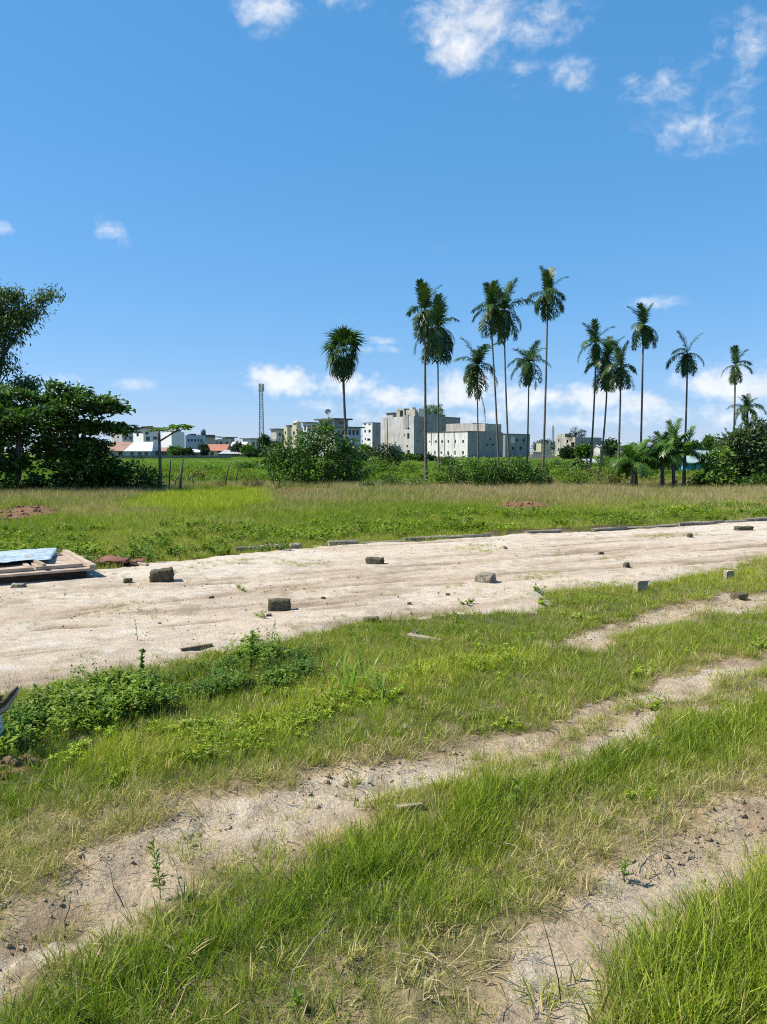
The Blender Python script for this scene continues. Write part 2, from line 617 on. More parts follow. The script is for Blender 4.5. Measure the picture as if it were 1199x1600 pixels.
M['leaf_dark'] = leaf_mat('almond_leaf', (0.020, 0.05, 0.012), (0.05, 0.11, 0.022), (0.14, 0.23, 0.05), 0.28, 0.4)
M['leaf_feather'] = leaf_mat('feathery_leaf', (0.05, 0.09, 0.03), (0.10, 0.16, 0.05), (0.20, 0.26, 0.09), 0.4, 0.5)
M['leaf_mid'] = leaf_mat('shrub_leaf', (0.035, 0.085, 0.016), (0.085, 0.17, 0.03), (0.20, 0.31, 0.065), 0.35, 0.45)
M['leaf_lime'] = leaf_mat('bright_shrub_leaf', (0.07, 0.13, 0.02), (0.13, 0.22, 0.035), (0.24, 0.33, 0.06), 0.4, 0.5)
M['leaf_olive'] = leaf_mat('dry_shrub_leaf', (0.10, 0.12, 0.03), (0.18, 0.20, 0.05), (0.30, 0.29, 0.10), 0.35, 0.6)
M['leaf_far'] = leaf_mat('far_tree_leaf', (0.02, 0.045, 0.02), (0.04, 0.075, 0.028), (0.075, 0.12, 0.04), 0.2, 0.6)
M['leaf_grey'] = leaf_mat('grey_green_leaf', (0.05, 0.085, 0.03), (0.10, 0.15, 0.055), (0.24, 0.29, 0.13), 0.25, 0.4)
M['frond'] = leaf_mat('palm_frond', (0.018, 0.045, 0.010), (0.038, 0.08, 0.018), (0.11, 0.17, 0.04), 0.26, 0.4, 0.5, 0.3)
M['frond_dry'] = leaf_mat('dead_palm_frond', (0.10, 0.075, 0.045), (0.20, 0.15, 0.09), (0.30, 0.25, 0.16), 0.2, 0.8)
M['banana'] = leaf_mat('banana_leaf', (0.05, 0.12, 0.02), (0.10, 0.20, 0.035), (0.20, 0.30, 0.07), 0.4, 0.35)
M['papaya'] = leaf_mat('papaya_leaf', (0.06, 0.12, 0.02), (0.11, 0.20, 0.04), (0.18, 0.28, 0.06), 0.4, 0.5)
M['dead_brush'] = leaf_mat('dead_brush', (0.06, 0.04, 0.025), (0.12, 0.08, 0.05), (0.20, 0.15, 0.09), 0.1, 0.9)


def blade_mat(name, green_a, green_b, dry, base, transl=0.4, rough=0.5):
    """grass: instance attribute 'dry' 0..1 and 'hue' 0..1, point attribute 'h' from the root (0) to the tip (1)"""
    m, N = new_mat(name)
    d = N.n('ShaderNodeAttribute', attribute_name='dry', attribute_type='INSTANCER')
    hu = N.n('ShaderNodeAttribute', attribute_name='hue', attribute_type='INSTANCER')
    h = N.n('ShaderNodeAttribute', attribute_name='h')
    t = N.n('ShaderNodeAttribute', attribute_name='tint')
    col = N.mix(hu.outputs['Fac'], green_a, green_b)
    k = N.math('ADD', d.outputs['Fac'], N.math('MULTIPLY', N.math('SUBTRACT', t.outputs['Fac'], 0.5), 0.75), clamp=True)
    k = N.maprange(k, 0.3, 0.75)
    col = N.mix(k, col, dry)
    col = N.mix(N.maprange(h.outputs['Fac'], 0.0, 0.45, 0.55, 0.0), col, base)
    col = N.mix(1.0, col, N.maprange(t.outputs['Fac'], 0, 1, 0.72, 1.28), 'MULTIPLY')
    p = N.n('ShaderNodeBsdfPrincipled')
    N.link(col, p.inputs['Base Color'])
    p.inputs['Roughness'].default_value = rough
    p.inputs['Specular IOR Level'].default_value = 0.15
    tr = N.n('ShaderNodeBsdfTranslucent')
    N.link(N.mix(1.0, col, (1.05, 1.2, 0.6), 'MULTIPLY'), tr.inputs['Color'])
    mx = N.n('ShaderNodeMixShader')
    mx.inputs[0].default_value = transl * 0.75
    N.link(p.outputs[0], mx.inputs[1])
    N.link(tr.outputs[0], mx.inputs[2])
    o = N.n('ShaderNodeOutputMaterial')
    N.link(mx.outputs[0], o.inputs[0])
    return m


M['grass'] = blade_mat('grass_blade', (0.135, 0.225, 0.018), (0.37, 0.42, 0.035), (0.54, 0.43, 0.21), (0.26, 0.23, 0.08))
M['herb'] = blade_mat('weed_leaf', (0.065, 0.155, 0.022), (0.29, 0.39, 0.03), (0.34, 0.28, 0.12), (0.10, 0.15, 0.03), 0.38)
M['seed'] = blade_mat('seeding_grass', (0.19, 0.25, 0.04), (0.32, 0.34, 0.06), (0.41, 0.31, 0.18), (0.2, 0.21, 0.07), 0.3)
M['paddy'] = blade_mat('paddy_blade', (0.13, 0.25, 0.02), (0.22, 0.35, 0.03), (0.36, 0.34, 0.11), (0.17, 0.24, 0.04), 0.4)
M['straw'] = blade_mat('straw_litter', (0.30, 0.23, 0.12), (0.44, 0.36, 0.21), (0.34, 0.25, 0.13), (0.34, 0.26, 0.15), 0.15, 0.8)

m, N = new_mat('clod')
co = N.n('ShaderNodeTexCoord').outputs['Object']
ia = N.n('ShaderNodeAttribute', attribute_name='hue', attribute_type='INSTANCER')
col = N.ramp(ia.outputs['Fac'], [(0.0, (0.46, 0.37, 0.26)), (0.55, (0.34, 0.26, 0.17)), (0.8, (0.20, 0.145, 0.095)), (1.0, (0.28, 0.13, 0.07))])
col = N.mix(1.0, col, N.maprange(N.noise(co, 3.0, 5), 0.3, 0.7, 0.75, 1.2), 'MULTIPLY')
finish(N, col, 0.95, N.noise(co, 5, 5), 0.6, 0.15, 0.1)
M['clod'] = m


def stone(name, a, b, c):
    m, N = new_mat(name)
    co = N.n('ShaderNodeTexCoord').outputs['Object']
    n1, n2 = N.noise(co, 16, 6, 0.65), N.noise(co, 60, 4, 0.7)
    col = N.mix(N.maprange(n1, 0.35, 0.62), a, b)
    col = N.mix(N.maprange(n2, 0.5, 0.68), col, c)
    finish(N, col, 0.95, N.math('ADD', n1, N.math('MULTIPLY', n2, 0.4)), 0.9, 0.02, 0.1)
    return m


M['block'] = stone('mossy_block_stone', (0.17, 0.145, 0.10), (0.07, 0.065, 0.035), (0.045, 0.04, 0.028))
M['kerb'] = stone('kerb_stone_concrete', (0.42, 0.375, 0.30), (0.17, 0.15, 0.11), (0.10, 0.085, 0.06))


# ================================================================== GROUND
ROAD_LO = [(-700, 1290), (-300, 1160), (0, 1083), (130, 1060), (300, 1030), (470, 1003), (560, 974), (700, 966), (830, 955), (872, 930),
           (980, 914), (1100, 893), (1199, 876), (1600, 822), (2400, 772)]
ROAD_UP = [(2400, 757), (1600, 795), (1199, 816), (1000, 826), (800, 837), (500, 854), (370, 864), (240, 880), (150, 890), (0, 903), (-300, 935), (-700, 985)]
P_ROAD = gpoly(ROAD_LO + ROAD_UP)
P_RUT1 = gpoly([(-300, 1530), (0, 1418), (120, 1366), (220, 1312), (330, 1258), (470, 1206), (600, 1180), (720, 1152), (850, 1116), (1000, 1072),
                (1199, 1014), (1500, 938), (2000, 850), (2000, 858), (1500, 960), (1199, 1032), (1060, 1078), (900, 1128), (770, 1168), (620, 1216),
                (480, 1272), (350, 1342), (200, 1430), (90, 1505), (0, 1545), (-300, 1700)])
P_RUT2 = gpoly([(700, 1800), (770, 1600), (795, 1490), (852, 1408), (915, 1352), (1000, 1290), (1199, 1235), (1500, 1130), (1500, 1170),
                (1199, 1325), (1060, 1395), (970, 1450), (905, 1530), (890, 1620), (850, 1800)])
P_LINE = gpoly([(770, 1196), (900, 1156), (1060, 1106), (1199, 1062), (1400, 1000), (1400, 1010), (1199, 1073), (1060, 1119), (910, 1168), (790, 1204)])
P_STRIP = gpoly([(850, 1004), (1010, 966), (1199, 927), (1400, 890), (1400, 900), (1199, 942), (1030, 984), (900, 1010)])
P_DRY = [gpoly([(400, 1700), (430, 1580), (480, 1530), (580, 1500), (700, 1480), (760, 1520), (720, 1700)]),
         gpoly([(820, 1420), (800, 1330), (880, 1255), (1010, 1225), (1199, 1195), (1300, 1180), (1300, 1260), (1010, 1300), (900, 1370)]),
         gpoly([(-100, 1330), (130, 1275), (330, 1225), (480, 1185), (640, 1150), (700, 1150), (480, 1215), (300, 1270), (130, 1360), (-100, 1430)])]
P_BROWN = [gpoly([(-120, 1215), (-20, 1196), (60, 1186), (112, 1196), (80, 1214), (20, 1232), (-100, 1250)]),
           gpoly([(-80, 812), (0, 796), (60, 791), (92, 797), (70, 808), (0, 816)]),
           gpoly([(775, 796), (800, 784), (835, 784), (860, 792), (830, 798)]),
           gpoly([(420, 768), (440, 762), (520, 763), (515, 770), (450, 772)])]
P_HEDGE = gpoly([(-140, 1215), (-40, 1140), (60, 1100), (140, 1076), (300, 1050), (420, 1028), (500, 1012), (535, 1030), (490, 1058), (400, 1076), (290, 1102),
                 (160, 1142), (40, 1182)])
P_LIME = gpoly([(60, 1205), (160, 1150), (330, 1105), (500, 1060), (660, 1035), (860, 1000), (880, 1030), (700, 1075), (520, 1120), (360, 1170), (200, 1210), (110, 1225)])
P_TALL = gpoly([(890, 1700), (910, 1560), (985, 1465), (1090, 1410), (1199, 1350), (1400, 1280), (1400, 1700)])
P_MID = gpoly([(-200, 1680), (60, 1560), (150, 1500), (260, 1440), (420, 1380), (560, 1310), (720, 1240), (880, 1185), (1030, 1130), (1199, 1080), (1400, 1020),
               (1400, 1085), (1199, 1170), (1000, 1220), (860, 1270), (780, 1340), (700, 1440), (560, 1480), (420, 1490), (330, 1560), (280, 1700), (-200, 1900)])
KA, KB = gnd(1199, 814), gnd(366, 861)
RDIR = (KA - KB).normalized()                                       # the way the road runs


def warp(x, y, amp, fr, s):
    return x + amp * fbm(x * fr, y * fr, s, 3) * 2, y + amp * fbm(x * fr, y * fr, s + 50, 3) * 2


def regions(x, y):
    """signed distances (metres, positive inside) with ragged edges"""
    wx, wy = warp(x, y, 0.32, 1.3, 5)
    wx2, wy2 = warp(wx, wy, 0.10, 6.0, 9)
    o = {}
    near = y < 60
    o['road'] = sdpoly(P_ROAD, wx2, wy2)
    o['rut'] = np.maximum(np.maximum(sdpoly(P_RUT1, wx2, wy2), sdpoly(P_RUT2, wx2, wy2)), np.maximum(sdpoly(P_STRIP, wx2, wy2), sdpoly(P_LINE, wx2, wy2)))
    o['dry'] = np.maximum.reduce([sdpoly(p, wx, wy) for p in P_DRY])
    o['brown'] = np.maximum.reduce([sdpoly(p, wx2, wy2) for p in P_BROWN])
    return o


def height(x, y, reg=None):
    x = np.asarray(x, dtype=np.float64)
    y = np.asarray(y, dtype=np.float64)
    reg = reg or regions(x, y)
    fade = 1.0 / (1.0 + np.maximum(y - 15, 0) * 0.05)
    h = 0.10 * fbm(x * 0.35, y * 0.35, 1, 3) + 0.04 * fbm(x * 1.7, y * 1.7, 3, 3)
    h = h + 0.022 * fbm(x * 7, y * 7, 4, 4)
    road = sstep(-0.25, 0.5, reg['road'])
    h = h * (1 - 0.75 * road)
    h = h - 0.07 * sstep(-0.12, 0.30, reg['rut'])
    h = h + bank(x, y) * (0.06 + 0.14 * np.abs(fbm(x * 6, y * 6, 23, 3)))
    br = sstep(-0.1, 0.15, reg['brown'])
    h = h + br * (0.02 + 0.10 * np.abs(fbm(x * 4.5, y * 4.5, 21, 3)))
    rut = sstep(-0.1, 0.12, np.maximum(reg['rut'], reg['dry'] * 0.6))
    clod = np.maximum(fbm(x * 13, y * 13, 31, 3) - 0.06, 0) * 0.11 - 0.012 * sstep(.06, .16, fbm(x * 5, y * 5, 33, 3))
    h = h + rut * (1 - road) * clod
    return h * fade


def beyond_kerb(x, y):
    return -(x - KA.x) * RDIR.y + (y - KA.y) * RDIR.x


def bank(x, y):
    """broken earth heaped just behind the kerb"""
    a_ = beyond_kerb(x, y)
    return np.exp(-((a_ - 0.24) / 0.14) ** 2) * sstep(-0.12, 0.06, fbm(x * 0.7, y * 0.7, 25, 3)) * sstep(-3.5, -1.5, x)


def lerp3(a, b, t):
    return a * (1 - t[:, None]) + np.array(b)[None, :] * t[:, None]


def ground_colour(x, y, reg):
    n1 = fbm(x * 0.8, y * 0.8, 61, 4) + 0.5
    n2 = fbm(x * 4, y * 4, 71, 4) + 0.5
    c = np.tile(np.array([0.135, 0.11, 0.06]), (len(x), 1))                 # thatch and soil under the grass
    c = lerp3(c, (0.25, 0.20, 0.12), sstep(0.45, 0.7, n2) * 0.7)
    c = lerp3(c, (0.10, 0.10, 0.04), sstep(0.45, 0.65, n1) * 0.6)
    c = lerp3(c, (0.30, 0.23, 0.14), sstep(-0.15, 0.15, reg['dry']) * 0.6)
    c = lerp3(c, (0.47, 0.35, 0.22), sstep(-0.14, 0.10, reg['rut']))
    c = lerp3(c, (0.20, 0.11, 0.062), sstep(-0.08, 0.08, reg['brown']))
    c = lerp3(c, (0.075, 0.05, 0.032), np.minimum(1, bank(x, y) * 1.3))
    far = sstep(30, 42, y)
    c = lerp3(c, (0.13, 0.175, 0.035), far)
    c = lerp3(c, (0.18, 0.22, 0.05), far * sstep(0.45, 0.62, n1) * 0.8)
    return c


def fan_grid(nc, fac):
    ys = list(np.arange(-5, 1.2, 0.3))
    y = 1.3
    while y < 3000:
        ys.append(y)
        y += max(0.022, (fac * 0.42 if 5.0 < y < 19.0 else fac) * y)
    ys = np.array(ys)
    s = np.linspace(-1, 1, nc)
    prof = 0.62 * s + 3.0 * np.sign(s) * np.abs(s) ** 7
    w = np.where(ys > 1.2, ys + 2.2, 3.4)
    X = prof[None, :] * w[:, None]
    Y = np.repeat(ys[:, None], nc, axis=1)
    return X, Y


GX, GY = fan_grid(380, 0.0145)
NR, NC = GX.shape
gx, gy = GX.ravel(), GY.ravel()
GREG = regions(gx, gy)
GH = height(gx, gy, GREG)
idx = np.arange(NR * NC).reshape(NR, NC)
GF = np.stack([idx[:-1, :-1].ravel(), idx[:-1, 1:].ravel(), idx[1:, 1:].ravel(), idx[1:, :-1].ravel()], axis=1)
me = np_mesh('ground', np.stack([gx, gy, GH], 1), GF, True, {'Col': ground_colour(gx, gy, GREG)})
tag(link('ground', me, M['ground']), kind='structure')


def overlay(name, lift, col, mat, cut=-0.05):
    keepv = lift > cut
    fm = keepv[GF].any(axis=1)
    f = GF[fm]
    used = np.unique(f)
    remap = np.full(NR * NC, -1)
    remap[used] = np.arange(len(used))
    V = np.stack([gx[used], gy[used], (GH + lift)[used]], 1)
    me = np_mesh(name, V, remap[f], True, {'Col': col[used]})
    return tag(link(name, me, mat), kind='structure')


# the packed pale road: a sheet a few centimetres proud that dives under the turf at its ragged edges
al = gx * RDIR.x + gy * RDIR.y
ac = -gx * RDIR.y + gy * RDIR.x
streak = fbm(al * 0.35, ac * 3.2, 81, 5)
fine = fbm(al * 1.5, ac * 9.0, 83, 4)
patch = fbm(gx * 0.6, gy * 0.6, 85, 4)
lift = np.clip(GREG['road'] * 0.16, -0.07, 0.03) + 0.02 * fbm(gx * 5, gy * 5, 87, 3) * sstep(0.5, 0.1, GREG['road']) + 0.005 * fbm(gx * 12, gy * 12, 88, 3)
grooves = sstep(0.07, 0.15, streak) * sstep(-0.05, 0.12, fine)
lift = lift - np.where(lift > 0.015, 0.018 * grooves, 0)
LINES = [[(-40, 990), (60, 966), (150, 955), (270, 944), (390, 931), (470, 922)], [(95, 972), (150, 960), (200, 951)], [(418, 936), (460, 934), (500, 926)],
         [(130, 925), (260, 917), (420, 903), (560, 893)], [(520, 908), (640, 895), (760, 883)], [(640, 876), (760, 868), (900, 858)], [(820, 886), (960, 872), (1080, 860)],
         [(0, 1000), (90, 985), (160, 980)], [(880, 846), (1000, 840), (1120, 838)], [(560, 930), (660, 918), (720, 914)], [(930, 868), (1060, 856), (1180, 846)]]
ld = np.full(gx.shape, 9.0)
wxl, wyl = warp(gx, gy, 0.10, 2.0, 97)
for ln_ in LINES:
    P_ = gpoly(ln_)
    for i_ in range(len(P_) - 1):
        (ax_, ay_), (bx_, by_) = P_[i_], P_[i_ + 1]
        ex_, ey_ = bx_ - ax_, by_ - ay_
        t_ = np.clip(((wxl - ax_) * ex_ + (wyl - ay_) * ey_) / (ex_ * ex_ + ey_ * ey_), 0, 1)
        ld = np.minimum(ld, np.hypot(wxl - ax_ - t_ * ex_, wyl - ay_ - t_ * ey_))
rill = sstep(0.06, 0.02, ld) * sstep(-0.10, 0.10, fbm(gx * 2.0, gy * 2.0, 99, 3))
lift = lift - np.where(lift > 0.015, 0.022 * rill, 0)
rc = np.tile(np.array([0.555, 0.46, 0.35]), (len(gx), 1))
rc = lerp3(rc, (0.60, 0.52, 0.42), sstep(-0.05, 0.2, patch))
rc = lerp3(rc, (0.40, 0.33, 0.25), sstep(0.02, 0.22, fbm(gx * 1.7, gy * 1.7, 187, 4)) * 0.6)
rc = lerp3(rc, (0.58, 0.52, 0.45), sstep(0.10, 0.28, fbm(gx * 6, gy * 6, 188, 4)) * 0.7)
rc = lerp3(rc, (0.30, 0.24, 0.175), sstep(0.14, 0.28, fbm(gx * 9, gy * 9, 189, 4)) * 0.6)
rc = lerp3(rc, (0.43, 0.335, 0.24), sstep(0.0, 0.2, streak) * 0.7)
rc = lerp3(rc, (0.22, 0.155, 0.10), np.maximum(grooves * 0.7, rill * 0.95))
rc = lerp3(rc, (0.42, 0.32, 0.22), sstep(0.35, 0.05, ld) * 0.4)
rc = lerp3(rc, (0.30, 0.24, 0.16), sstep(0.22, 0.30, fbm(gx * 2.6, gy * 2.6, 89, 4)) * 0.6)
overlay('dirt_road', lift, rc, M['road'])

# wheel tracks pressed into the turf
tl = np.clip(GREG['rut'] * 0.14, -0.06, 0.018) + 0.018 * fbm(gx * 6, gy * 6, 91, 3)
tcv = np.tile(np.array([0.57, 0.45, 0.31]), (len(gx), 1))
tcv = lerp3(tcv, (0.66, 0.555, 0.42), sstep(0.0, 0.25, fbm(gx * 2.2, gy * 2.2, 93, 4)))
tcv = lerp3(tcv, (0.33, 0.24, 0.15), sstep(0.08, 0.25, fbm(gx * 3.6, gy * 3.6, 95, 4)) * 0.8)
overlay('wheel_track', np.where(GREG['road'] < 0.1, tl, -0.1), tcv, M['track'])


def gz(x, y):
    xa, ya = np.array([x], dtype=float), np.array([y], dtype=float)
    rg = regions(xa, ya)
    h = height(xa, ya, rg)[0]
    h += max(0.0, min(0.03, rg['road'][0] * 0.16), min(0.018, rg['rut'][0] * 0.14))
    return float(h)


def on_ground(u, v, dz=0.0):
    p = gnd(u, v)
    return Vector((p.x, p.y, gz(p.x, p.y) + dz))


# ------------------------------------------------------------------ kerb of cast pieces along the far side of the road
kerb = empty('kerb')
tag(kerb, kind='structure')
A, B = gnd(366, 861), gnd(1260, 811)
L = (B - A).length
kd = (B - A).normalized()
kn = Vector((-kd.y, kd.x, 0))
ang = math.atan2(kd.y, kd.x)
kmeshes = []
for k in range(4):
    mb = MB()
    b0 = len(mb.v)
    prof = [(-0.06, -0.08), (0.06, -0.08), (0.06, 0.045), (0.035, 0.07), (-0.04, 0.07), (-0.06, 0.05)]
    for e in (-0.5, 0.5):
        for (a_, z_) in prof:
            mb.v.append((e + random.uniform(-.02, .02), a_ + random.uniform(-.012, .012), z_ + random.uniform(-.012, .012)))
    n = len(prof)
    for i in range(n):
        mb.f.append((i, (i + 1) % n, n + (i + 1) % n, n + i))
    mb.f.append(tuple(range(n))[::-1])
    mb.f.append(tuple(range(n, 2 * n)))
    kme = mb.mesh('kerb_stone')
    kme.materials.append(M['kerb'])
    kmeshes.append(kme)
s = 0.0
i = 0
while s < L:
    ln = random.uniform(0.55, 1.0)
    p = A + kd * (s + ln / 2) + kn * random.uniform(-0.03, 0.03)
    if random.random() > 0.10:
        link('kerb_stone', kmeshes[i % 4], None, kerb, (p.x, p.y, gz(p.x, p.y) + random.uniform(-0.03, 0.005)),
             (random.uniform(-.06, .06), random.uniform(-.015, .015), ang + random.uniform(-.02, .02)), (ln * 0.97, 1, 1))
    s += ln
    i += 1


# ================================================================== BUILDINGS
def facade(mb, o, d, length, z0, z1, holes, depth, inward):
    """A wall from o along d, with real openings (l0, l1, za, zb) that have reveals of the given depth."""
    us = sorted({0.0, length} | {h[0] for h in holes} | {h[1] for h in holes})
    zs = sorted({z0, z1} | {h[2] for h in holes} | {h[3] for h in holes})
    P = lambda l, z, q=0.0: (o.x + d.x * l + inward.x * q, o.y + d.y * l + inward.y * q, z)
    for i in range(len(us) - 1):
        for j in range(len(zs) - 1):
            uc, zc = (us[i] + us[i + 1]) / 2, (zs[j] + zs[j + 1]) / 2
            if any(h[0] < uc < h[1] and h[2] < zc < h[3] for h in holes):
                continue
            mb.quad(P(us[i], zs[j]), P(us[i + 1], zs[j]), P(us[i + 1], zs[j + 1]), P(us[i], zs[j + 1]))
    for (a, b, c, e) in holes:
        mb.quad(P(a, c), P(a, c, depth), P(a, e, depth), P(a, e))
        mb.quad(P(b, c), P(b, e), P(b, e, depth), P(b, c, depth))
        mb.quad(P(a, c), P(b, c), P(b, c, depth), P(a, c, depth))
        mb.quad(P(a, e), P(a, e, depth), P(b, e, depth), P(b, e))


class Corner:
    """A rectangular building with one vertical edge towards the viewer. Edge at photo column ub, its two visible faces reach columns ua and uc."""
    def __init__(self, name, label, cat, ua, ub, uc, vtop, Y0, th, mat, wl=(), wr=(), z0=0.0, group=None, glass='glass',
                 matr=None, roof=None, depth=0.35, slab=None):
        self.th, self.Y0 = R(th), Y0
        ct, st = math.cos(self.th), math.sin(self.th)
        self.d1, self.d2 = Vector((-ct, st, 0)), Vector((st, ct, 0))
        self.o = at(ub, vtop, Y0)
        X0 = self.o.x
        ta, tcc = (ua - 599.5) / FPX / math.cos(PITCH), (uc - 599.5) / FPX / math.cos(PITCH)
        ka = pix_ray(ua, 705)
        kc = pix_ray(uc, 705)
        ta, tcc = ka.x / ka.y, kc.x / kc.y
        self.l1 = (X0 - ta * Y0) / (ct + ta * st)
        self.l2 = (tcc * Y0 - X0) / (st - tcc * ct)
        self.h = self.o.z
        self.root = thing(name, label, cat, (X0, Y0, z0), 0.0, group)
        self.z0 = z0
        holes_l = [self.hole(w, 1) for w in wl]
        holes_r = [self.hole(w, 2) for w in wr]
        mb = MB()
        O = Vector((0, 0, 0))
        h = self.h - z0
        facade(mb, O, self.d1, self.l1, 0.0, h, holes_l, depth, self.d2)
        mbr = MB()
        facade(mbr, O, self.d2, self.l2, 0.0, h, holes_r, depth, self.d1)
        facade(mb, O + self.d1 * self.l1, self.d2, self.l2, 0.0, h, [], depth, self.d1)
        facade(mb, O + self.d2 * self.l2, self.d1, self.l1, 0.0, h, [], depth, self.d1)
        mb.build('wall', mat, self.root)
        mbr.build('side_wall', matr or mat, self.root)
        for hs_, d, inw in ((holes_l, self.d1, self.d2), (holes_r, self.d2, self.d1)):
            for hh in hs_:
                self.window(hh, d, inw, depth, glass)
        # flat roof a little below the wall tops, inside a parapet
        self.block('roof', M['dark_slab'] if roof is None else roof, 0.003, 0.997, 0.003, 0.997, h - 0.55, h - 0.35)
        if slab:
            e = slab
            self.block('roof_slab', M['dark_slab'], -e / self.l1, 1 + e / self.l1, -e / self.l2, 1 + e / self.l2, h + 0.002, h + 0.3)

    def hole(self, w, face):
        u0, v0, u1, v1 = w
        ls, zs = [], []
        X0, Y0 = self.o.x, self.Y0
        ct, st = math.cos(self.th), math.sin(self.th)
        for u in (u0, u1):
            k = pix_ray(u, 705)
            t = k.x / k.y
            ls.append((X0 - t * Y0) / (ct + t * st) if face == 1 else (t * Y0 - X0) / (st - t * ct))
        lm = sum(ls) / 2
        d = self.d1 if face == 1 else self.d2
        Yw = Y0 + d.y * lm
        zs = sorted(at(u0, v, Yw).z - self.z0 for v in (v0, v1))
        ls.sort()
        L = self.l1 if face == 1 else self.l2
        return (max(0.05, ls[0]), min(L - 0.05, ls[1]), max(0.05, zs[0]), min(self.h - self.z0 - 0.05, zs[1]))

    def window(self, hh, d, inw, depth, glass):
        a, b, c, e = hh
        mb = MB()
        az_ = math.atan2(d.y, d.x)
        t = 0.07
        ctr = d * ((a + b) / 2) + inw * (depth - 0.06)
        w, hgt = b - a, e - c
        for q in (-1, 1):
            p = ctr + d * (q * (w / 2 - t / 2))
            mb.box((p.x, p.y, (c + e) / 2), (t, 0.08, hgt), az_)
            mb.box((ctr.x, ctr.y, (c + e) / 2 + q * (hgt / 2 - t / 2)), (w - 2 * t, 0.08, t), az_)
        fr = mb.build('window', M['frame'], self.root)
        p = ctr + inw * 0.045
        MB().box((p.x, p.y, (c + e) / 2), (w, 0.03, hgt), az_).build('pane', M[glass], fr)

    def block(self, name, mat, a0, a1, b0, b1, z0, z1, parent=None):
        """box in building fractions: a along the left face, b along the right face, z above the building's foot"""
        mb = MB()
        c = self.d1 * ((a0 + a1) / 2 * self.l1) + self.d2 * ((b0 + b1) / 2 * self.l2)
        mb.box((c.x, c.y, (z0 + z1) / 2), ((a1 - a0) * self.l1, (b1 - b0) * self.l2, z1 - z0), math.atan2(-self.d1.y, -self.d1.x))
        return mb.build(name, mat, parent or self.root)

    def zpx(self, v):
        return at(600, v, self.Y0).z - self.z0


def gable_house(name, label, u0, u1, v_ridge, v_eave, v_foot, Y, deep, wall, roof, ridge=None, wins=(), group=None, cat='house', rz=0.0, hip=0.0):
    """house whose long side faces the viewer: walls, pitched roof in two slopes, door and window pieces"""
    p0, p1 = at(u0, v_eave, Y), at(u1, v_eave, Y)
    Wd = p1.x - p0.x
    ze, zr = p0.z, at(u0, v_ridge, Y).z
    root = thing(name, label, cat, ((p0.x + p1.x) / 2, Y, 0), rz, group)
    holes = []
    for (a, v0, b, v1) in wins:
        holes.append(((a - u0) / (u1 - u0) * Wd, (b - u0) / (u1 - u0) * Wd, at(a, v1, Y).z, at(a, v0, Y).z))
    mb = MB()
    o = Vector((-Wd / 2, 0, 0))
    dx, dy = Vector((1, 0, 0)), Vector((0, 1, 0))
    facade(mb, o, dx, Wd, 0, ze, holes, 0.15, dy)
    facade(mb, o, dy, deep, 0, ze, [], 0.15, dx)
    facade(mb, o + dx * Wd, dy, deep, 0, ze, [], 0.15, dx)
    facade(mb, o + dy * deep, dx, Wd, 0, ze, [], 0.15, dy)
    if hip < 0.01:
        for s in (-1, 1):
            mb.quad((s * Wd / 2, 0, ze), (s * Wd / 2, deep, ze), (s * Wd / 2, deep / 2, zr - 0.12))
    mb.build('wall', wall, root)
    for (a, b, c, e) in holes:
        f = MB()
        f.box((-Wd / 2 + (a + b) / 2, 0.09, (c + e) / 2), (b - a, 0.06, 0.06)).box((-Wd / 2 + (a + b) / 2, 0.09, (c + e) / 2), (0.06, 0.062, e - c))
        fr = f.build('window', M['frame'], root)
        MB().box((-Wd / 2 + (a + b) / 2, 0.14, (c + e) / 2), (b - a, 0.03, e - c)).build('pane', M['glass'], fr)
    ov = 0.5
    t = 0.10
    mb = MB()
    xe, xr = Wd / 2 + ov, Wd / 2 + ov - hip * Wd / 2
    sl = (zr - ze) / (deep / 2)
    zo = ze - sl * ov
    for (ya, yb) in ((-ov, deep / 2), (deep + ov, deep / 2)):
        mb.quad((-xe, ya, zo), (xe, ya, zo), (xr, yb, zr), (-xr, yb, zr))
        mb.quad((-xe, ya, zo - t), (-xr, yb, zr - t), (xr, yb, zr - t), (xe, ya, zo - t))
        mb.quad((-xe, ya, zo - t), (xe, ya, zo - t), (xe, ya, zo), (-xe, ya, zo))
    if hip > 0:
        for s in (-1, 1):
            mb.quad((s * xe, -ov, zo), (s * xe, deep + ov, zo), (s * xr, deep / 2, zr))
    mb.build('roof', roof, root)
    return root


# ---- left cluster beyond the paddy
gable_house('low_house', 'low house with rusty red sheet roof beside the white roofed house', 150, 214, 690, 703, 716, 222, 9, M['grey_concrete_and_shade'], M['roof_rust'],
            wins=[(186, 706, 191, 713), (200, 706, 163, 713)])
gable_house('low_house', 'low grey walled house with bright white hipped sheet roof', 197, 236, 690, 703.5, 716, 214, 10, M['blue_render'], M['roof_white'],
            wins=[(204, 706, 209, 713), (216, 706, 221, 713), (226, 706, 231, 713)], hip=0.35)
c = Corner('apartment_block', 'plain grey block half hidden by the spreading almond tree', 'building', 176, 191, 212, 674, 262, 35, M['pale_render'],
           wr=[(195, 682, 199, 687), (203, 682, 207, 687)])
c = Corner('villa', 'white villa with dark overhanging roof slab and square windows', 'house', 209, 224, 251, 669, 250, 50, M['white_paint'],
           wr=[(228, 675, 233, 679), (229, 682, 235, 689), (240, 682, 247, 687)], wl=[(214, 676, 218, 682)], slab=1.0)
c.block('roof_room', M['dark_slab'], 0.3, 0.9, 0.45, 0.8, c.zpx(671) + 0.4, c.zpx(665))
c = Corner('storage_block', 'windowless white box building behind the papaya tree', 'building', 253, 268, 289, 675, 240, 50, M['white_paint'])
c.block('parapet_cap', M['dark_slab'], -0.02, 1.02, 0.02, 0.35, c.h + 0.003, c.h + 0.25)
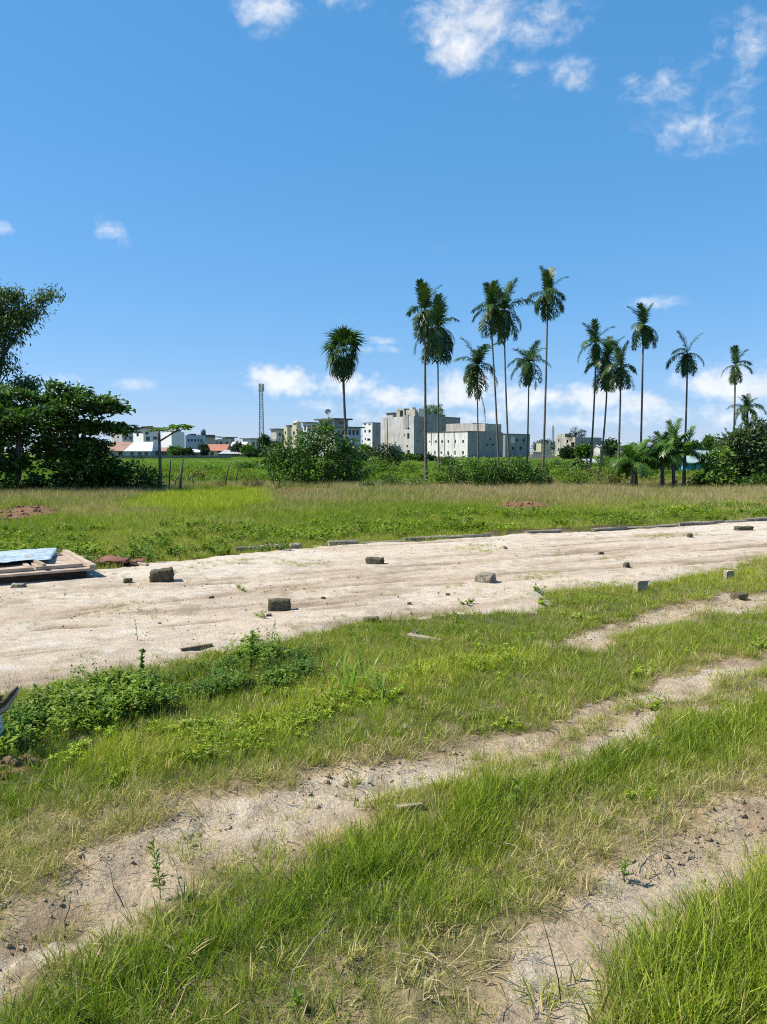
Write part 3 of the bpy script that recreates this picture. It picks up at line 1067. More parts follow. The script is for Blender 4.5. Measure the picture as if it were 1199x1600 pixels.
c.block('roof_hut', M['grey_concrete_and_shade'], 0.2, 0.8, 0.5, 0.9, c.h - 0.35, c.zpx(671))
c = Corner('terrace_row', 'long blue grey row building with a line of small windows', 'building', 285, 290, 322, 680, 256, 40, M['blue_render'],
           wr=[(294, 686, 297, 690), (299, 686, 302, 690), (304, 686, 307, 690), (309, 686, 312, 690), (314, 686, 317, 690)])
c.block('roof_room', M['dark_slab'], 0.1, 0.9, 0.25, 0.55, c.h - 0.35, c.zpx(677.5))
c = Corner('flat_block', 'dark roofed block with a round water tank on top', 'building', 308, 316, 337, 683, 268, 40, M['pale_render'], slab=1.5)
c.block('roof_band', M['dark_slab'], 0, 1, 0, 1, c.h + 0.304, c.zpx(679))
tk = MB()
tk.tube([(0, 0, 0), (0, 0, 1.3), (0, 0, 1.8), (0, 0, 2.0)], [0.9, 0.9, 0.6, 0.1], 10)
q = c.d1 * (c.l1 * 0.5) + c.d2 * (c.l2 * 0.3)
tk.build('water_tank', M['tank'], c.root, True, loc=(q.x, q.y, c.zpx(679)))
gable_house('tiled_house', 'small house with a red tiled roof beyond the paddy wall', 324, 352, 694, 703, 716, 226, 8, M['cream_render'], M['roof_red'],
            wins=[(329, 705, 334, 711), (341, 705, 347, 711)])
c = Corner('flat_block', 'pale flat roofed block right of the water tank block', 'building', 334, 340, 362, 686, 275, 40, M['pale_render'],
           wr=[(344, 690, 348, 694), (353, 690, 357, 694)])
c = Corner('flat_block', 'grey upper storey block behind the red tiled house', 'building', 348, 353, 367, 684, 282, 40, M['grey_concrete_and_shade'], slab=0.8)
gable_house('shed', 'open shed with a white curved sheet roof behind the paddy wall', 284, 310, 702, 706, 716, 211, 7, M['grey_concrete_and_shade'], M['roof_white'], hip=0.3, cat='shed')
gable_house('shed', 'low shed with a dull pinkish roof right of the white curved shed', 344, 379, 703, 708, 716, 209, 6, M['wall_dark'], M['roof_grey'], hip=0.4, cat='shed')
gable_house('shed', 'small sheet roofed shed below the windowless white box', 236, 268, 699, 704, 716, 219, 6, M['wall_dark'], M['roof_rust'], cat='shed')
c = Corner('glazed_block', 'pale block with a glazed front left of the lattice tower trees', 'building', 380, 391, 414, 686, 272, 36, M['white_paint'],
           wr=[(394, 690, 399, 698), (401, 690, 406, 698), (408, 690, 412, 698)], slab=0.8)
gable_house('shed', 'distant house with a pale pitched roof beside the dark trees', 362, 382, 690, 697, 716, 258, 9, M['pale_render'], M['roof_white'], cat='house')

# boundary wall along the paddy, in panels between piers
wall = thing('boundary_wall', 'dark mossy boundary wall along the far edge of the paddy', 'wall', (at(270, 712, 163).x, 163, 0))
x0, x1 = at(176, 712, 163).x - at(270, 712, 163).x, at(360, 712, 163).x - at(270, 712, 163).x
zt = at(270, 710.2, 163).z
n = 12
for i in range(n):
    a, b = x0 + (x1 - x0) * i / n, x0 + (x1 - x0) * (i + 1) / n
    MB().box(((a + b) / 2, 0, zt / 2 - 0.1), (b - a - 0.3, 0.18, zt - 0.2)).build('wall_panel', M['wall_dark'], wall)
    MB().box((b, 0, zt / 2), (0.297, 0.3, zt)).build('pier', M['wall_dark'], wall)

# ---- lattice mast
def lattice(name, label, u, vtop, vfoot, Y, w0, w1, mats, head=True):
    p = at(u, vtop, Y)
    h = p.z
    root = thing(name, label, 'tower', (p.x, Y, 0))
    nb = 14
    corners = lambda z: [(sx * (w0 + (w1 - w0) * z / h) / 2, sy * (w0 + (w1 - w0) * z / h) / 2, z) for sx, sy in ((-1, -1), (1, -1), (1, 1), (-1, 1))]
    for k in range(4):
        MB().tube([corners(z)[k] for z in (0, h * .5, h)], [0.11, 0.09, 0.07], 5).build('leg', mats[0], root)
    for b in range(nb):
        z0, z1 = h * b / nb, h * (b + 1) / nb
        a, c_ = corners(z0), corners(z1)
        mb = MB()
        for k in range(4):
            j = (k + 1) % 4
            mb.tube([a[k], c_[j]], 0.05, 4).tube([a[j], c_[k]], 0.05, 4).tube([c_[k], c_[j]], 0.05, 4)
        mb.build('bracing', mats[b % 2], root)
    if head:
        for k in range(3):
            th = 2.1 * k + 0.4
            MB().box((1.0 * math.cos(th), 1.0 * math.sin(th), h - 1.2), (0.35, 0.5, 2.6), th).build('antenna_panel', mats[0], root)
            MB().tube([(0, 0, h - 1.2), (1.0 * math.cos(th), 1.0 * math.sin(th), h - 1.2)], 0.06, 5).build('antenna_arm', mats[0], root)
        MB().box((0, 0, h - 2.7), (w1 * 2.1, w1 * 2.1, 0.15)).build('platform', mats[0], root)
    return root


M['mast_red'] = sheet_metal('mast_red_paint', (0.30, 0.20, 0.18), (0.22, 0.16, 0.15), 0.6)
lattice('lattice_mast', 'tall steel lattice mobile mast with antenna head', 408, 600, 700, 300, 1.9, 1.1, (M['steel'], M['mast_red']))
lattice('lattice_mast', 'thin distant lattice mast left of the ruined concrete building', 864.5, 665, 705, 430, 1.6, 0.8, (M['steel'], M['steel']), head=False)

# ---- centre left: shophouses behind the round shrub
c = Corner('shophouse', 'grey flat roofed shophouse at the start of the cream row', 'building', 424, 432, 448, 671, 246, 40, M['pale_render'], wr=[(436, 676, 440, 681)], slab=0.5)
c = Corner('shophouse', 'narrow cream shophouse with a dark roof box', 'building', 444, 449, 464, 667, 240, 40, M['cream_render'], wl=[(445.5, 674, 447.5, 679)])
c.block('roof_box', M['dark_slab'], 0.1, 0.9, 0.2, 0.8, c.h - 0.35, c.zpx(664))
c = Corner('shophouse', 'cream shophouse with a domed stair tower on its roof', 'building', 456, 464, 482, 668, 232, 40, M['cream_render'], wr=[(470, 673, 474, 679), (476, 673, 480, 679)],
           wl=[(458, 674, 461, 680)])
c.block('stair_tower', M['cream_render'], 0.1, 0.9, 0.02, 0.45, c.h - 0.35, c.zpx(662))
q = c.d1 * (c.l1 * 0.5) + c.d2 * (c.l2 * 0.23)
dm = MB()
dm.tube([(0, 0, 0), (0, 0, 0.5), (0, 0, 0.85), (0, 0, 1.05)], [1.3, 1.1, 0.65, 0.08], 10)
dm.build('dome', M['cream_render'], c.root, True, loc=(q.x, q.y, c.zpx(662)))
c = Corner('shophouse', 'shophouse with a broad band of dark upper windows', 'building', 474, 480, 499, 661, 226, 40, M['white_paint'],
           wr=[(482, 665, 486.5, 673), (488, 665, 492.5, 673), (494, 665, 498, 673)], wl=[(475.5, 665, 478.5, 673)], slab=0.6)
c = Corner('corner_house', 'blue grey house with a penthouse and satellite dish on its roof', 'building', 488, 524, 564, 668, 205, 50, M['pale_render'],
           wl=[(497, 674, 503, 682), (508, 674, 514, 682)],
           wr=[(528, 672, 532, 679), (535, 672, 539, 679), (545, 672, 549, 680), (551, 672, 555, 680), (557, 672, 561, 680)], matr=M['blue_render'], slab=0.9)
c.block('penthouse', M['pale_render'], 0.12, 0.75, 0.05, 0.62, c.h + 0.303, c.zpx(655.5))
c.block('penthouse_glazing', M['glass'], 0.2, 0.7, 0.048, 0.055, c.h + 0.9, c.zpx(657.5))
c.block('penthouse_glazing', M['glass'], 0.117, 0.125, 0.12, 0.55, c.h + 0.9, c.zpx(657.5))
c.block('penthouse_roof', M['dark_slab'], 0.04, 0.85, -0.06, 0.72, c.zpx(655.5) + 0.003, c.zpx(653))
q = c.d1 * (c.l1 * 0.4) + c.d2 * (c.l2 * 0.1)
MB().tube([(0, 0, 0), (0, 0, 1.5)], 0.06, 6).build('dish_mast', M['steel'], c.root, loc=(q.x, q.y, c.zpx(653)))
ds = MB()
ds.tube([(0, 0, 0), (0, -0.12, 0.0), (0, -0.3, 0.0)], [0.15, 0.6, 0.95], 14, cap=False)
ds.build('satellite_dish', M['steel'], c.root, True, loc=(q.x, q.y, c.zpx(653) + 1.6), rot=(-0.5, 0, 0.3))
c = Corner('tower_house', 'narrow four storey house with white front and side wall toned as shaded', 'building', 567, 582, 595, 661, 225, 52, M['white_paint'], matr=M['grey_concrete_and_shade'],  # side wall darker than the front, its shade is put into the colour
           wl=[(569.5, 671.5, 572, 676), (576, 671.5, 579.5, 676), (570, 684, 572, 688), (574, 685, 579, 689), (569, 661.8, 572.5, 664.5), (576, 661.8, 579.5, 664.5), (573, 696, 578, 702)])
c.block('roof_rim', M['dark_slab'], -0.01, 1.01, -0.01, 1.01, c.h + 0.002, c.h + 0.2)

# ---- the two big blank swiftlet houses in the middle
c = Corner('concrete_block', 'tall blank pale concrete block with plants growing on its roof', 'building', 596, 647, 697, 650, 222, 52, M['pale_render'], matr=M['grey_concrete_and_shade'],  # right face gets the darker grey to paint its shade
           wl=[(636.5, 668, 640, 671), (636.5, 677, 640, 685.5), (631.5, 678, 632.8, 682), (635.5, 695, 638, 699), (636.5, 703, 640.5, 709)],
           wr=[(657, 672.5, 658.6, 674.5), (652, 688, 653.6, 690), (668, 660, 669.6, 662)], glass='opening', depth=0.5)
c.block('stair_recess', M['grey_concrete_and_shade'], 0.16, 0.27, -0.012, 0.02, c.zpx(669), c.zpx(648))
c.block('pilaster', M['raw_concrete'], 0.80, 0.88, -0.014, 0.02, 0, c.zpx(650.2))
c.block('plinth', M['dark_slab'], -0.01, 1.0, -0.02, 0.0, 0, c.zpx(712.5))
c.block('roof_turret', M['raw_concrete'], 0.66, 0.86, 0.03, 0.3, c.h - 0.35, c.zpx(643.5))
c.block('turret_cap', M['dark_slab'], 0.64, 0.88, 0.0, 0.33, c.zpx(643.5) + 0.003, c.zpx(642.3))
for k, (a0, a1, v) in enumerate(((0.30, 0.34, 637.5), (0.44, 0.54, 637.5))):
    c.block('belfry_pier', M['raw_concrete'], a0, a1, 0.02, 0.18, c.h - 0.35, c.zpx(v))
c.block('belfry_lintel', M['raw_concrete'], 0.30, 0.54, 0.015, 0.19, c.zpx(640), c.zpx(637))
c.block('belfry_back', M['opening'], 0.345, 0.435, 0.17, 0.18, c.h - 0.35, c.zpx(640) - 0.01)
c.block('roof_house', M['raw_concrete'], 0.02, 0.28, 0.05, 0.35, c.h - 0.35, c.zpx(639.5))
c.block('roof_tank_stand', M['pale_render'], 0.14, 0.22, 0.1, 0.2, c.zpx(639.5) + 0.003, c.zpx(635.5))
c.block('leaning_panel', M['white_render'], -0.02, 0.005, 0.12, 0.30, c.h - 0.1, c.zpx(638))
c.block('parapet_wall', M['grey_concrete_and_shade'], 0.0, 0.02, 0.36, 0.98, c.h + 0.003, c.zpx(646))
ROOF_A = (c.root.location + c.d2 * (c.l2 * 0.62) + c.d1 * (c.l1 * 0.10), c.h - 0.35)
c = Corner('rear_block', 'dark flat topped block just behind the plant topped concrete block', 'building', 690, 697, 719, 653, 250, 40, M['grey_concrete_and_shade'])
c.block('roof_rim', M['dark_slab'], -0.01, 1.01, -0.01, 1.01, c.h + 0.002, c.h + 0.35)
c = Corner('white_block', 'white two storey block with two rows of six small vent windows', 'building', 667, 731, 786, 674.5, 186, 52, M['white_render'], matr=M['grey_concrete_and_shade'],  # grey right face: shade painted in by a darker material
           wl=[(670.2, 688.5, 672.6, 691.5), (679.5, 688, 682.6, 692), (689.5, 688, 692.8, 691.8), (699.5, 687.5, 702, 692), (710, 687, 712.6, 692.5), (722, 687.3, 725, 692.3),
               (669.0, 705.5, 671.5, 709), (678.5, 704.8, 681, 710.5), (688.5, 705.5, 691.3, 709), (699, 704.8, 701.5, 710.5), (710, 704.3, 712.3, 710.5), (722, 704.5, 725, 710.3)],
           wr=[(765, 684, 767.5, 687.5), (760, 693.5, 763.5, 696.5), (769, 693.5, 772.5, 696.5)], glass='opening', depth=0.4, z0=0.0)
c.block('down_pipe', M['dark_slab'], 0.868, 0.876, -0.008, 0.0, c.zpx(695), c.zpx(675))
c.block('down_pipe', M['grey_concrete_and_shade'], 0.55, 0.556, -0.008, 0.0, c.zpx(712), c.zpx(675))
c.block('down_pipe', M['grey_concrete_and_shade'], 0.30, 0.306, -0.008, 0.0, c.zpx(700), c.zpx(675))
c.block('upper_storey', M['raw_concrete'], 0.33, 0.985, 0.52, 0.985, c.h - 0.3, c.zpx(659))
c.block('upper_storey', M['raw_concrete'], 0.03, 0.33, 0.52, 0.985, c.h - 0.3, c.zpx(661))
c.block('roof_rim', M['dark_slab'], -0.01, 1.01, -0.01, 0.5, c.h + 0.002, c.h + 0.18)
c.block('base_ledge', M['dark_slab'], 0.0, 1.0, -0.03, 0.0, c.zpx(718.5), c.zpx(717))
for k, (a0, a1) in enumerate(((0.08, 0.28), (0.38, 0.55), (0.62, 0.9))):
    c.block('base_panel', M['grey_concrete_and_shade'], a0, a1, -0.015, 0.0, 0.3, c.zpx(719.5))
c = Corner('long_block', 'low dark concrete block right of the white vent window block', 'building', 778, 790, 828, 678.5, 205, 44, M['grey_concrete_and_shade'],
           wr=[(806, 686, 810, 690), (817, 686, 821, 690), (800, 698, 804, 703), (812, 698, 816, 703)], glass='opening')
c.block('repaired_patch', M['white_render'], -0.012, 0.0, 0.22, 0.38, c.zpx(692), c.zpx(682))
c.block('roof_rim', M['dark_slab'], -0.01, 1.01, -0.01, 1.01, c.h + 0.002, c.h + 0.2)

# ---- right: ruin and low sheds
c = Corner('ruined_block', 'raw concrete ruin with trees sprouting from its roof', 'building', 868, 899, 940, 683, 262, 52, M['raw_concrete'], matr=M['grey_concrete_and_shade'],  # darker material on the right face stands in for shade
           wl=[(892, 691, 898, 699), (872, 686, 875, 691), (880, 700, 883, 706), (872, 700, 875, 705), (884, 687, 888, 692)],
           wr=[(908, 690, 912, 697), (922, 690, 926, 697), (931, 700, 936, 710)], glass='opening', depth=0.6)
c.block('roof_turret', M['raw_concrete'], 0.55, 0.95, 0.02, 0.25, c.h - 0.35, c.zpx(677))
c.block('roof_slab_stub', M['pale_render'], 0.0, 0.25, 0.1, 0.35, c.zpx(675.5), c.zpx(673.5))
c.block('roof_column', M['pale_render'], 0.02, 0.08, 0.12, 0.18, c.h - 0.35, c.zpx(675.5) - 0.003)
c.block('roof_column', M['pale_render'], 0.18, 0.24, 0.12, 0.18, c.h - 0.35, c.zpx(675.5) - 0.003)
c.block('buttress', M['raw_concrete'], 0.42, 0.48, -0.012, 0.0, 0, c.zpx(684))
c.block('buttress', M['raw_concrete'], 0.72, 0.78, -0.012, 0.0, 0, c.zpx(684))
ROOF_B = (c.root.location + c.d2 * (c.l2 * 0.15) + c.d1 * (c.l1 * 0.2), c.h - 0.35)
c = Corner('low_building', 'cream low wall building left of the dark open shed', 'building', 828, 834, 862, 706, 215, 36, M['cream_render'])
c = Corner('small_house', 'distant cream house with reddish gable among far trees', 'house', 838, 846, 860, 693, 300, 40, M['cream_render'])
gable_house('shed', 'dark open shed with black sheet roof below the concrete ruin', 834, 870, 710, 716, 722, 170, 7, M['wood_dark'], M['roof_dark'], cat='shed', hip=0.3)
gable_house('shed', 'long shed with pale grey roof between palm trunks', 822, 858, 717.5, 721, 726, 150, 5, M['wall_dark'], M['roof_grey'], cat='shed')
gable_house('shed', 'pale walled shed right of the dark open shed', 866, 892, 719, 722, 727, 140, 5, M['cream_render'], M['roof_grey'], cat='shed')
gable_house('shed', 'small bright white roofed hut behind the leaning palm trunks', 920, 937, 717, 724, 731, 100, 3, M['white_paint'], M['roof_white'], cat='hut')
gable_house('shed', 'far house with flat grey verandah roof right of the ruin', 938, 962, 695, 698, 710, 250, 8, M['pale_render'], M['roof_grey'], cat='house')
gable_house('shed', 'turquoise walled house with pale mint roof behind the banana plants', 1074, 1112, 709, 719.5, 741, 60, 3.4, M['turquoise'], M['roof_mint'], cat='house',
            wins=[(1083, 724, 1088, 733), (1097, 724, 1103, 733)])
gable_house('shed', 'mint sheet roofed house behind the turquoise walled house', 1098, 1138, 703, 712, 735, 84, 5.5, M['pale_render'], M['roof_mint'], cat='house')
gable_house('shed', 'low pale shed in the gap left of the turquoise house', 1046, 1078, 722, 727, 740, 92, 4, M['pale_render'], M['roof_mint'], cat='shed')


# ================================================================== TREES AND SHRUBS
def leaves_mesh(name, C, D, Ls, Ws, tint, rng, fold=0.25):
    """rhombic leaves: root C, direction D (unit), length, width"""
    n = len(C)
    up = rng.normal(size=(n, 3)) * 0.6 + np.array([0, 0, 1.0])
    S = np.cross(D, up)
    S /= (np.linalg.norm(S, axis=1, keepdims=True) + 1e-9)
    Nn = np.cross(S, D)
    mid = C + D * (Ls * 0.48)[:, None]
    V = np.empty((n, 4, 3))
    V[:, 0] = C
    V[:, 1] = mid + S * (Ws * 0.5)[:, None] + Nn * (Ws * fold)[:, None]
    V[:, 2] = C + D * Ls[:, None] - Nn * (Ls * 0.10)[:, None]
    V[:, 3] = mid - S * (Ws * 0.5)[:, None] + Nn * (Ws * fold)[:, None]
    b = np.arange(n)[:, None] * 4
    F = np.concatenate([b + np.array([[0, 1, 2]]), b + np.array([[0, 2, 3]])], axis=0)
    return np_mesh(name, V.reshape(-1, 3), F, False, {'tint': np.repeat(tint, 4)})


def foliage(name, clumps, root, mat, leaf=(0.12, 0.05), per=14, subr=0.28, droop=0.25, rng=RNG, up=0.25, flat=1.0, sflat=0.7):
    """clumps: (centre (relative to root), radii, number of twigs). Each twig carries a spray of leaves; twigs sit mostly in the clump's shell."""
    Cs, Ds, Ts = [], [], []
    for (c, r, m) in clumps:
        m = int(m)
        p = rng.normal(size=(m, 3))
        p /= np.linalg.norm(p, axis=1, keepdims=True)
        rad = rng.uniform(0.25, 1.0, m) ** 0.45 * rng.uniform(0.82, 1.12, m)
        q = np.array(c) + p * rad[:, None] * np.array(r)
        out = p * np.array([1, 1, 0.7])
        sub_t = np.clip(rng.normal(0.45, 0.2, m), 0, 1)
        qq = np.repeat(q, per, axis=0) + rng.normal(size=(m * per, 3)) * subr * np.array([1, 1, sflat])
        dd = np.repeat(out, per, axis=0) * 0.5 + rng.normal(size=(m * per, 3)) * 0.6
        dd[:, 2] = dd[:, 2] * flat + up - droop * rng.uniform(0, 2, m * per)
        dd /= np.linalg.norm(dd, axis=1, keepdims=True)
        Cs.append(qq)
        Ds.append(dd)
        Ts.append(np.clip(np.repeat(sub_t, per) + rng.normal(0, 0.14, m * per), 0, 1))
    C, D, T = np.concatenate(Cs), np.concatenate(Ds), np.concatenate(Ts)
    n = len(C)
    Ls = leaf[0] * rng.uniform(0.6, 1.35, n)
    me = leaves_mesh(name, C, D, Ls, Ls * leaf[1] / leaf[0], T, rng)
    return link(name, me, mat, root)


def px_clumps(lst, Y, base, depth_k=0.8, dens=1.0, spread=0.5):
    """(u, v, ru, rv, twigs) in photograph pixels at depth Y -> clumps relative to base"""
    out = []
    s = Y / FPX
    for (u, v, ru, rv, m) in lst:
        p = at(u, v, Y)
        ry = max(ru, rv) * s * depth_k
        out.append(((p.x - base.x, p.y - base.y + random.uniform(-spread, spread) * ry, p.z - base.z), (ru * s, ry, rv * s), max(3, m * dens)))
    return out


def limbs(root, start, clumps, r0, mat, name='branch', twist=0.15):
    for (c, r, m) in clumps:
        a, b = Vector(start), Vector(c)
        mid = a.lerp(b, 0.5) + Vector((random.uniform(-twist, twist), random.uniform(-twist, twist), (b - a).length * 0.12))
        MB().tube([a, mid, b], [r0, r0 * 0.7, r0 * 0.25], 5, wob=0.1).build(name, mat, root, True)


def shrub(name, label, cat, bu, bv, lst, mat, leaf=(0.12, 0.05), per=12, subr=0.16, stems=5, Y=None, group=None, dens=1.0, trunk_r=0.03, up=0.25, droop=0.25, depth_k=0.8):
    g = gnd(bu, bv)
    if Y is not None:
        p = at(bu, bv, Y)
        g = Vector((p.x, Y, 0))
    base = Vector((g.x, g.y, gz(g.x, g.y) - 0.02))
    root = thing(name, label, cat, base, 0, group)
    cl = px_clumps(lst, base.y, base, depth_k, dens)
    foliage('crown', cl, root, mat, leaf, per, subr, droop, up=up)
    pick = cl if len(cl) <= stems else random.sample(cl, stems)
    mb = MB()
    for (c, r, m) in pick:
        st = Vector((random.uniform(-.1, .1), random.uniform(-.1, .1), 0))
        e = Vector(c)
        mb.tube([st, st.lerp(e, 0.5) + Vector((random.uniform(-.1, .1), 0, 0.1)), e], [trunk_r, trunk_r * .7, trunk_r * .3], 5, wob=0.1)
    mb.build('trunk', M['bark'], root, True)
    return root


# ---- spreading almond tree at the left, horizontal tiers of big leaves
g = gnd(104, 771)
base = Vector((g.x, g.y, gz(g.x, g.y) - 0.05))
YT = base.y
tree = thing('almond_tree', 'dark spreading almond tree with tiered horizontal branches', 'tree', base)
tiers = px_clumps([(98, 622, 34, 5, 36), (140, 628, 40, 5, 42), (172, 638, 28, 5, 32), (115, 642, 60, 6, 44), (88, 606, 14, 5, 9), (128, 612, 12, 4, 8), (150, 669, 48, 6, 46), (186, 671, 18, 3, 18), (100, 664, 55, 7, 40),
                   (60, 655, 55, 12, 50), (40, 690, 60, 26, 80), (20, 640, 40, 10, 40), (55, 622, 30, 7, 26), (0, 665, 50, 10, 40), (-30, 650, 40, 14, 40), (15, 612, 24, 7, 16), (105, 694, 55, 9, 56), (145, 703, 30, 6, 30), (148, 724, 42, 16, 66), (178, 742, 18, 18, 40),
                   (95, 722, 34, 14, 34), (150, 755, 36, 10, 36), (10, 725, 40, 14, 46), (40, 754, 50, 10, 40), (118, 748, 26, 14, 26), (-40, 690, 60, 40, 90), (-60, 740, 50, 30, 50)],
                  YT, base, 0.75, 1.0, 0.7)
foliage('crown', tiers, tree, M['leaf_dark'], (0.22, 0.115), 15, 0.16, 0.12, up=0.22, flat=0.5, sflat=0.5)
tz = at(104, 640, YT).z - base.z
MB().tube([(0, 0, -0.1), (0.03, 0, tz * .4), (-0.1, 0, tz * .8), (-0.15, 0, tz)], [0.15, 0.12, 0.08, 0.04], 8, wob=0.08).build('trunk', M['bark'], tree, True)
p2 = gnd(36, 770) - g
MB().tube([(p2.x, 0, -0.1), (p2.x + .05, .1, tz * .5), (p2.x + .2, 0.05, tz * .95)], [0.13, 0.1, 0.05], 8, wob=0.08).build('trunk', M['bark'], tree, True)
for (c, r, m) in tiers[:14]:
    zz = max(0.4, c[2] - 0.25)
    MB().tube([(-0.05, 0, min(zz, tz)), (c[0] * .5, c[1] * .5, c[2] - 0.05), tuple(c)], [0.06, 0.04, 0.015], 5, wob=.1).build('branch', M['bark'], tree, True)

# ---- light feathery tree rising behind it
g = gnd(-30, 768)
base = Vector((g.x, g.y + 0.6, gz(g.x, g.y) - 0.05))
YT = base.y
tree = thing('feathery_tree', 'tall loose feathery tree rising behind the almond tree', 'tree', base)
fc = px_clumps([(10, 466, 16, 12, 16), (25, 458, 10, 7, 8), (38, 490, 24, 9, 22), (28, 508, 26, 9, 24), (54, 482, 12, 7, 9), (66, 464, 9, 4, 6), (81, 457, 8, 4, 6), (5, 488, 14, 10, 12),
                (16, 528, 16, 8, 12), (4, 556, 9, 14, 9), (16, 578, 8, 8, 5), (34, 598, 18, 7, 14), (54, 600, 8, 9, 6), (20, 614, 34, 9, 26),
                (-30, 480, 40, 40, 80), (-40, 560, 40, 40, 70), (-20, 520, 26, 22, 40), (-60, 630, 50, 40, 70), (-10, 640, 40, 20, 50)], YT, base, 0.8, 1.0, 0.6)
foliage('crown', fc, tree, M['leaf_feather'], (0.17, 0.055), 32, 0.20, 0.7, up=0.0)
q = [at(u, v, YT) - base for (u, v) in ((-30, 768), (-22, 690), (-8, 620), (4, 560), (12, 500), (30, 470))]
MB().tube(q, [0.16, 0.14, 0.10, 0.08, 0.05, 0.015], 8, wob=.06).build('trunk', M['bark'], tree, True)
for (a, cl_) in ((3, fc[2]), (3, fc[5]), (4, fc[6]), (2, fc[10]), (2, fc[9]), (3, fc[13]), (2, fc[14]), (4, fc[0])):
    MB().tube([q[a], q[a].lerp(Vector(cl_[0]), .5) + Vector((0, 0, .1)), Vector(cl_[0])], [0.05, 0.03, 0.01], 5).build('branch', M['bark'], tree, True)

# ---- shrubs of the verge
shrub('shrub', 'dark shrub between the almond tree and the papaya trunk', 'shrub', 215, 770,
      [(200, 752, 22, 14, 34), (222, 742, 22, 12, 34), (238, 752, 16, 12, 24), (214, 727, 8, 12, 12), (214, 764, 40, 7, 30), (185, 758, 14, 12, 20), (246, 762, 14, 8, 14)], M['leaf_dark'],
      (0.13, 0.06), 10, 0.12)
shrub('shrub', 'large rounded light green leafy shrub in front of the shophouses', 'shrub', 497, 760,
      [(440, 722, 26, 18, 44), (430, 708, 18, 9, 20), (462, 702, 28, 18, 48), (485, 690, 24, 18, 40), (508, 684, 22, 18, 40), (528, 700, 26, 22, 48), (545, 716, 22, 18, 40), (505, 722, 44, 26, 90),
       (465, 738, 34, 18, 56), (535, 742, 30, 14, 44), (500, 748, 60, 9, 50), (512, 668, 10, 9, 10), (552, 700, 12, 12, 12), (418, 722, 12, 8, 12), (560, 740, 12, 10, 14)],
      M['leaf_mid'], (0.15, 0.075), 13, 0.17, 8)
shrub('sapling', 'small sapling with a dark flat top left of the round shrub', 'sapling', 432, 764, [(432, 745, 15, 5, 22), (428, 741, 8, 4, 10)], M['leaf_mid'], (0.11, 0.05), 9, 0.08, 2)
shrub('dead_shrub', 'brown dried up shrub on the path by the paddy', 'shrub', 397, 766, [(395, 756, 11, 8, 24), (404, 760, 10, 5, 14)], M['dead_brush'], (0.16, 0.012), 12, 0.1, 5)
shrub('dead_shrub', 'dead brown clump around the foot of the leaning stake', 'shrub', 349, 765, [(348, 758, 8, 6, 16), (340, 756, 4, 2, 4)], M['dead_brush'], (0.13, 0.014), 10, 0.07, 4)
shrub('dome_shrub', 'dark dome shaped tree beside the blank concrete block', 'shrub', 606, 735, [(600, 705, 22, 11, 60), (612, 716, 20, 12, 60), (592, 716, 18, 10, 40)], M['leaf_far'], (0.22, 0.12), 10, 0.22, 4)
shrub('shrub', 'bright green low shrub at the foot of the dome shaped tree', 'shrub', 590, 742, [(588, 725, 20, 9, 40), (602, 732, 16, 6, 24), (574, 733, 14, 6, 18)], M['leaf_lime'], (0.16, 0.08), 10, 0.18, 4)
shrub('shrub', 'pale green shrub just right of the big rounded shrub', 'shrub', 568, 752, [(566, 742, 14, 8, 24), (578, 736, 12, 7, 18), (560, 748, 12, 6, 14)], M['leaf_mid'], (0.12, 0.06), 10, 0.14, 4)
shrub('shrub', 'small dark round bush alone in the pale grass', 'shrub', 613, 764, [(612, 752, 14, 8, 34), (622, 757, 10, 5, 14)], M['leaf_mid'], (0.10, 0.05), 10, 0.09, 4)
shrub('shrub', 'low dark bush below the big rounded shrub', 'shrub', 583, 766, [(585, 758, 16, 5, 26), (570, 758, 10, 5, 12)], M['leaf_dark'], (0.10, 0.05), 10, 0.09, 4)
shrub('shrub', 'small bush at the foot of the tallest left palm', 'shrub', 650, 764, [(655, 755, 12, 5, 18), (643, 752, 6, 8, 10)], M['leaf_mid'], (0.10, 0.05), 10, 0.09, 4)
row = [(690, 762, [(688, 738, 14, 10, 26), (700, 752, 18, 9, 30), (680, 750, 10, 8, 14)], 'leaf_lime', 'lime green bush at the left end of the shrub belt'),
       (716, 763, [(716, 736, 20, 11, 44), (728, 750, 16, 10, 30), (706, 726, 10, 8, 12)], 'leaf_mid', 'bushy shrub below the white vent window block'),
       (744, 765, [(742, 732, 16, 16, 44), (752, 748, 14, 12, 34), (735, 720, 8, 6, 8)], 'leaf_mid', 'upright dark shrub under the palm with a hanging dead frond'),
       (775, 764, [(772, 730, 18, 14, 44), (784, 744, 18, 12, 44), (765, 748, 12, 10, 20)], 'leaf_mid', 'leafy shrub at the foot of the twin tall palms'),
       (806, 764, [(803, 728, 18, 14, 46), (818, 742, 18, 12, 44), (798, 748, 16, 10, 30)], 'leaf_mid', 'tallest shrub of the belt below the dark long block'),
       (838, 764, [(836, 742, 16, 11, 36), (846, 752, 12, 8, 22), (826, 732, 9, 7, 12)], 'leaf_mid', 'shrub at the right end of the shrub belt')]
for (u, v, lst, mt, lab) in row:
    shrub('shrub', lab, 'shrub', u, v, lst, M[mt], (0.13, 0.055), 12, 0.14, 5, group='shrub belt in front of the blocks')
shrub('shrub', 'yellowish dry shrub beneath the leaning palm trunks', 'shrub', 956, 764, [(950, 745, 22, 11, 50), (968, 752, 14, 8, 24), (936, 752, 12, 8, 20)], M['leaf_olive'], (0.11, 0.04), 12, 0.13, 5)
shrub('shrub', 'low green scrub left of the leaning palm trunks', 'shrub', 905, 763, [(905, 745, 14, 9, 30), (888, 750, 12, 7, 20), (920, 752, 12, 6, 18)], M['leaf_lime'], (0.11, 0.05), 12, 0.13, 5)
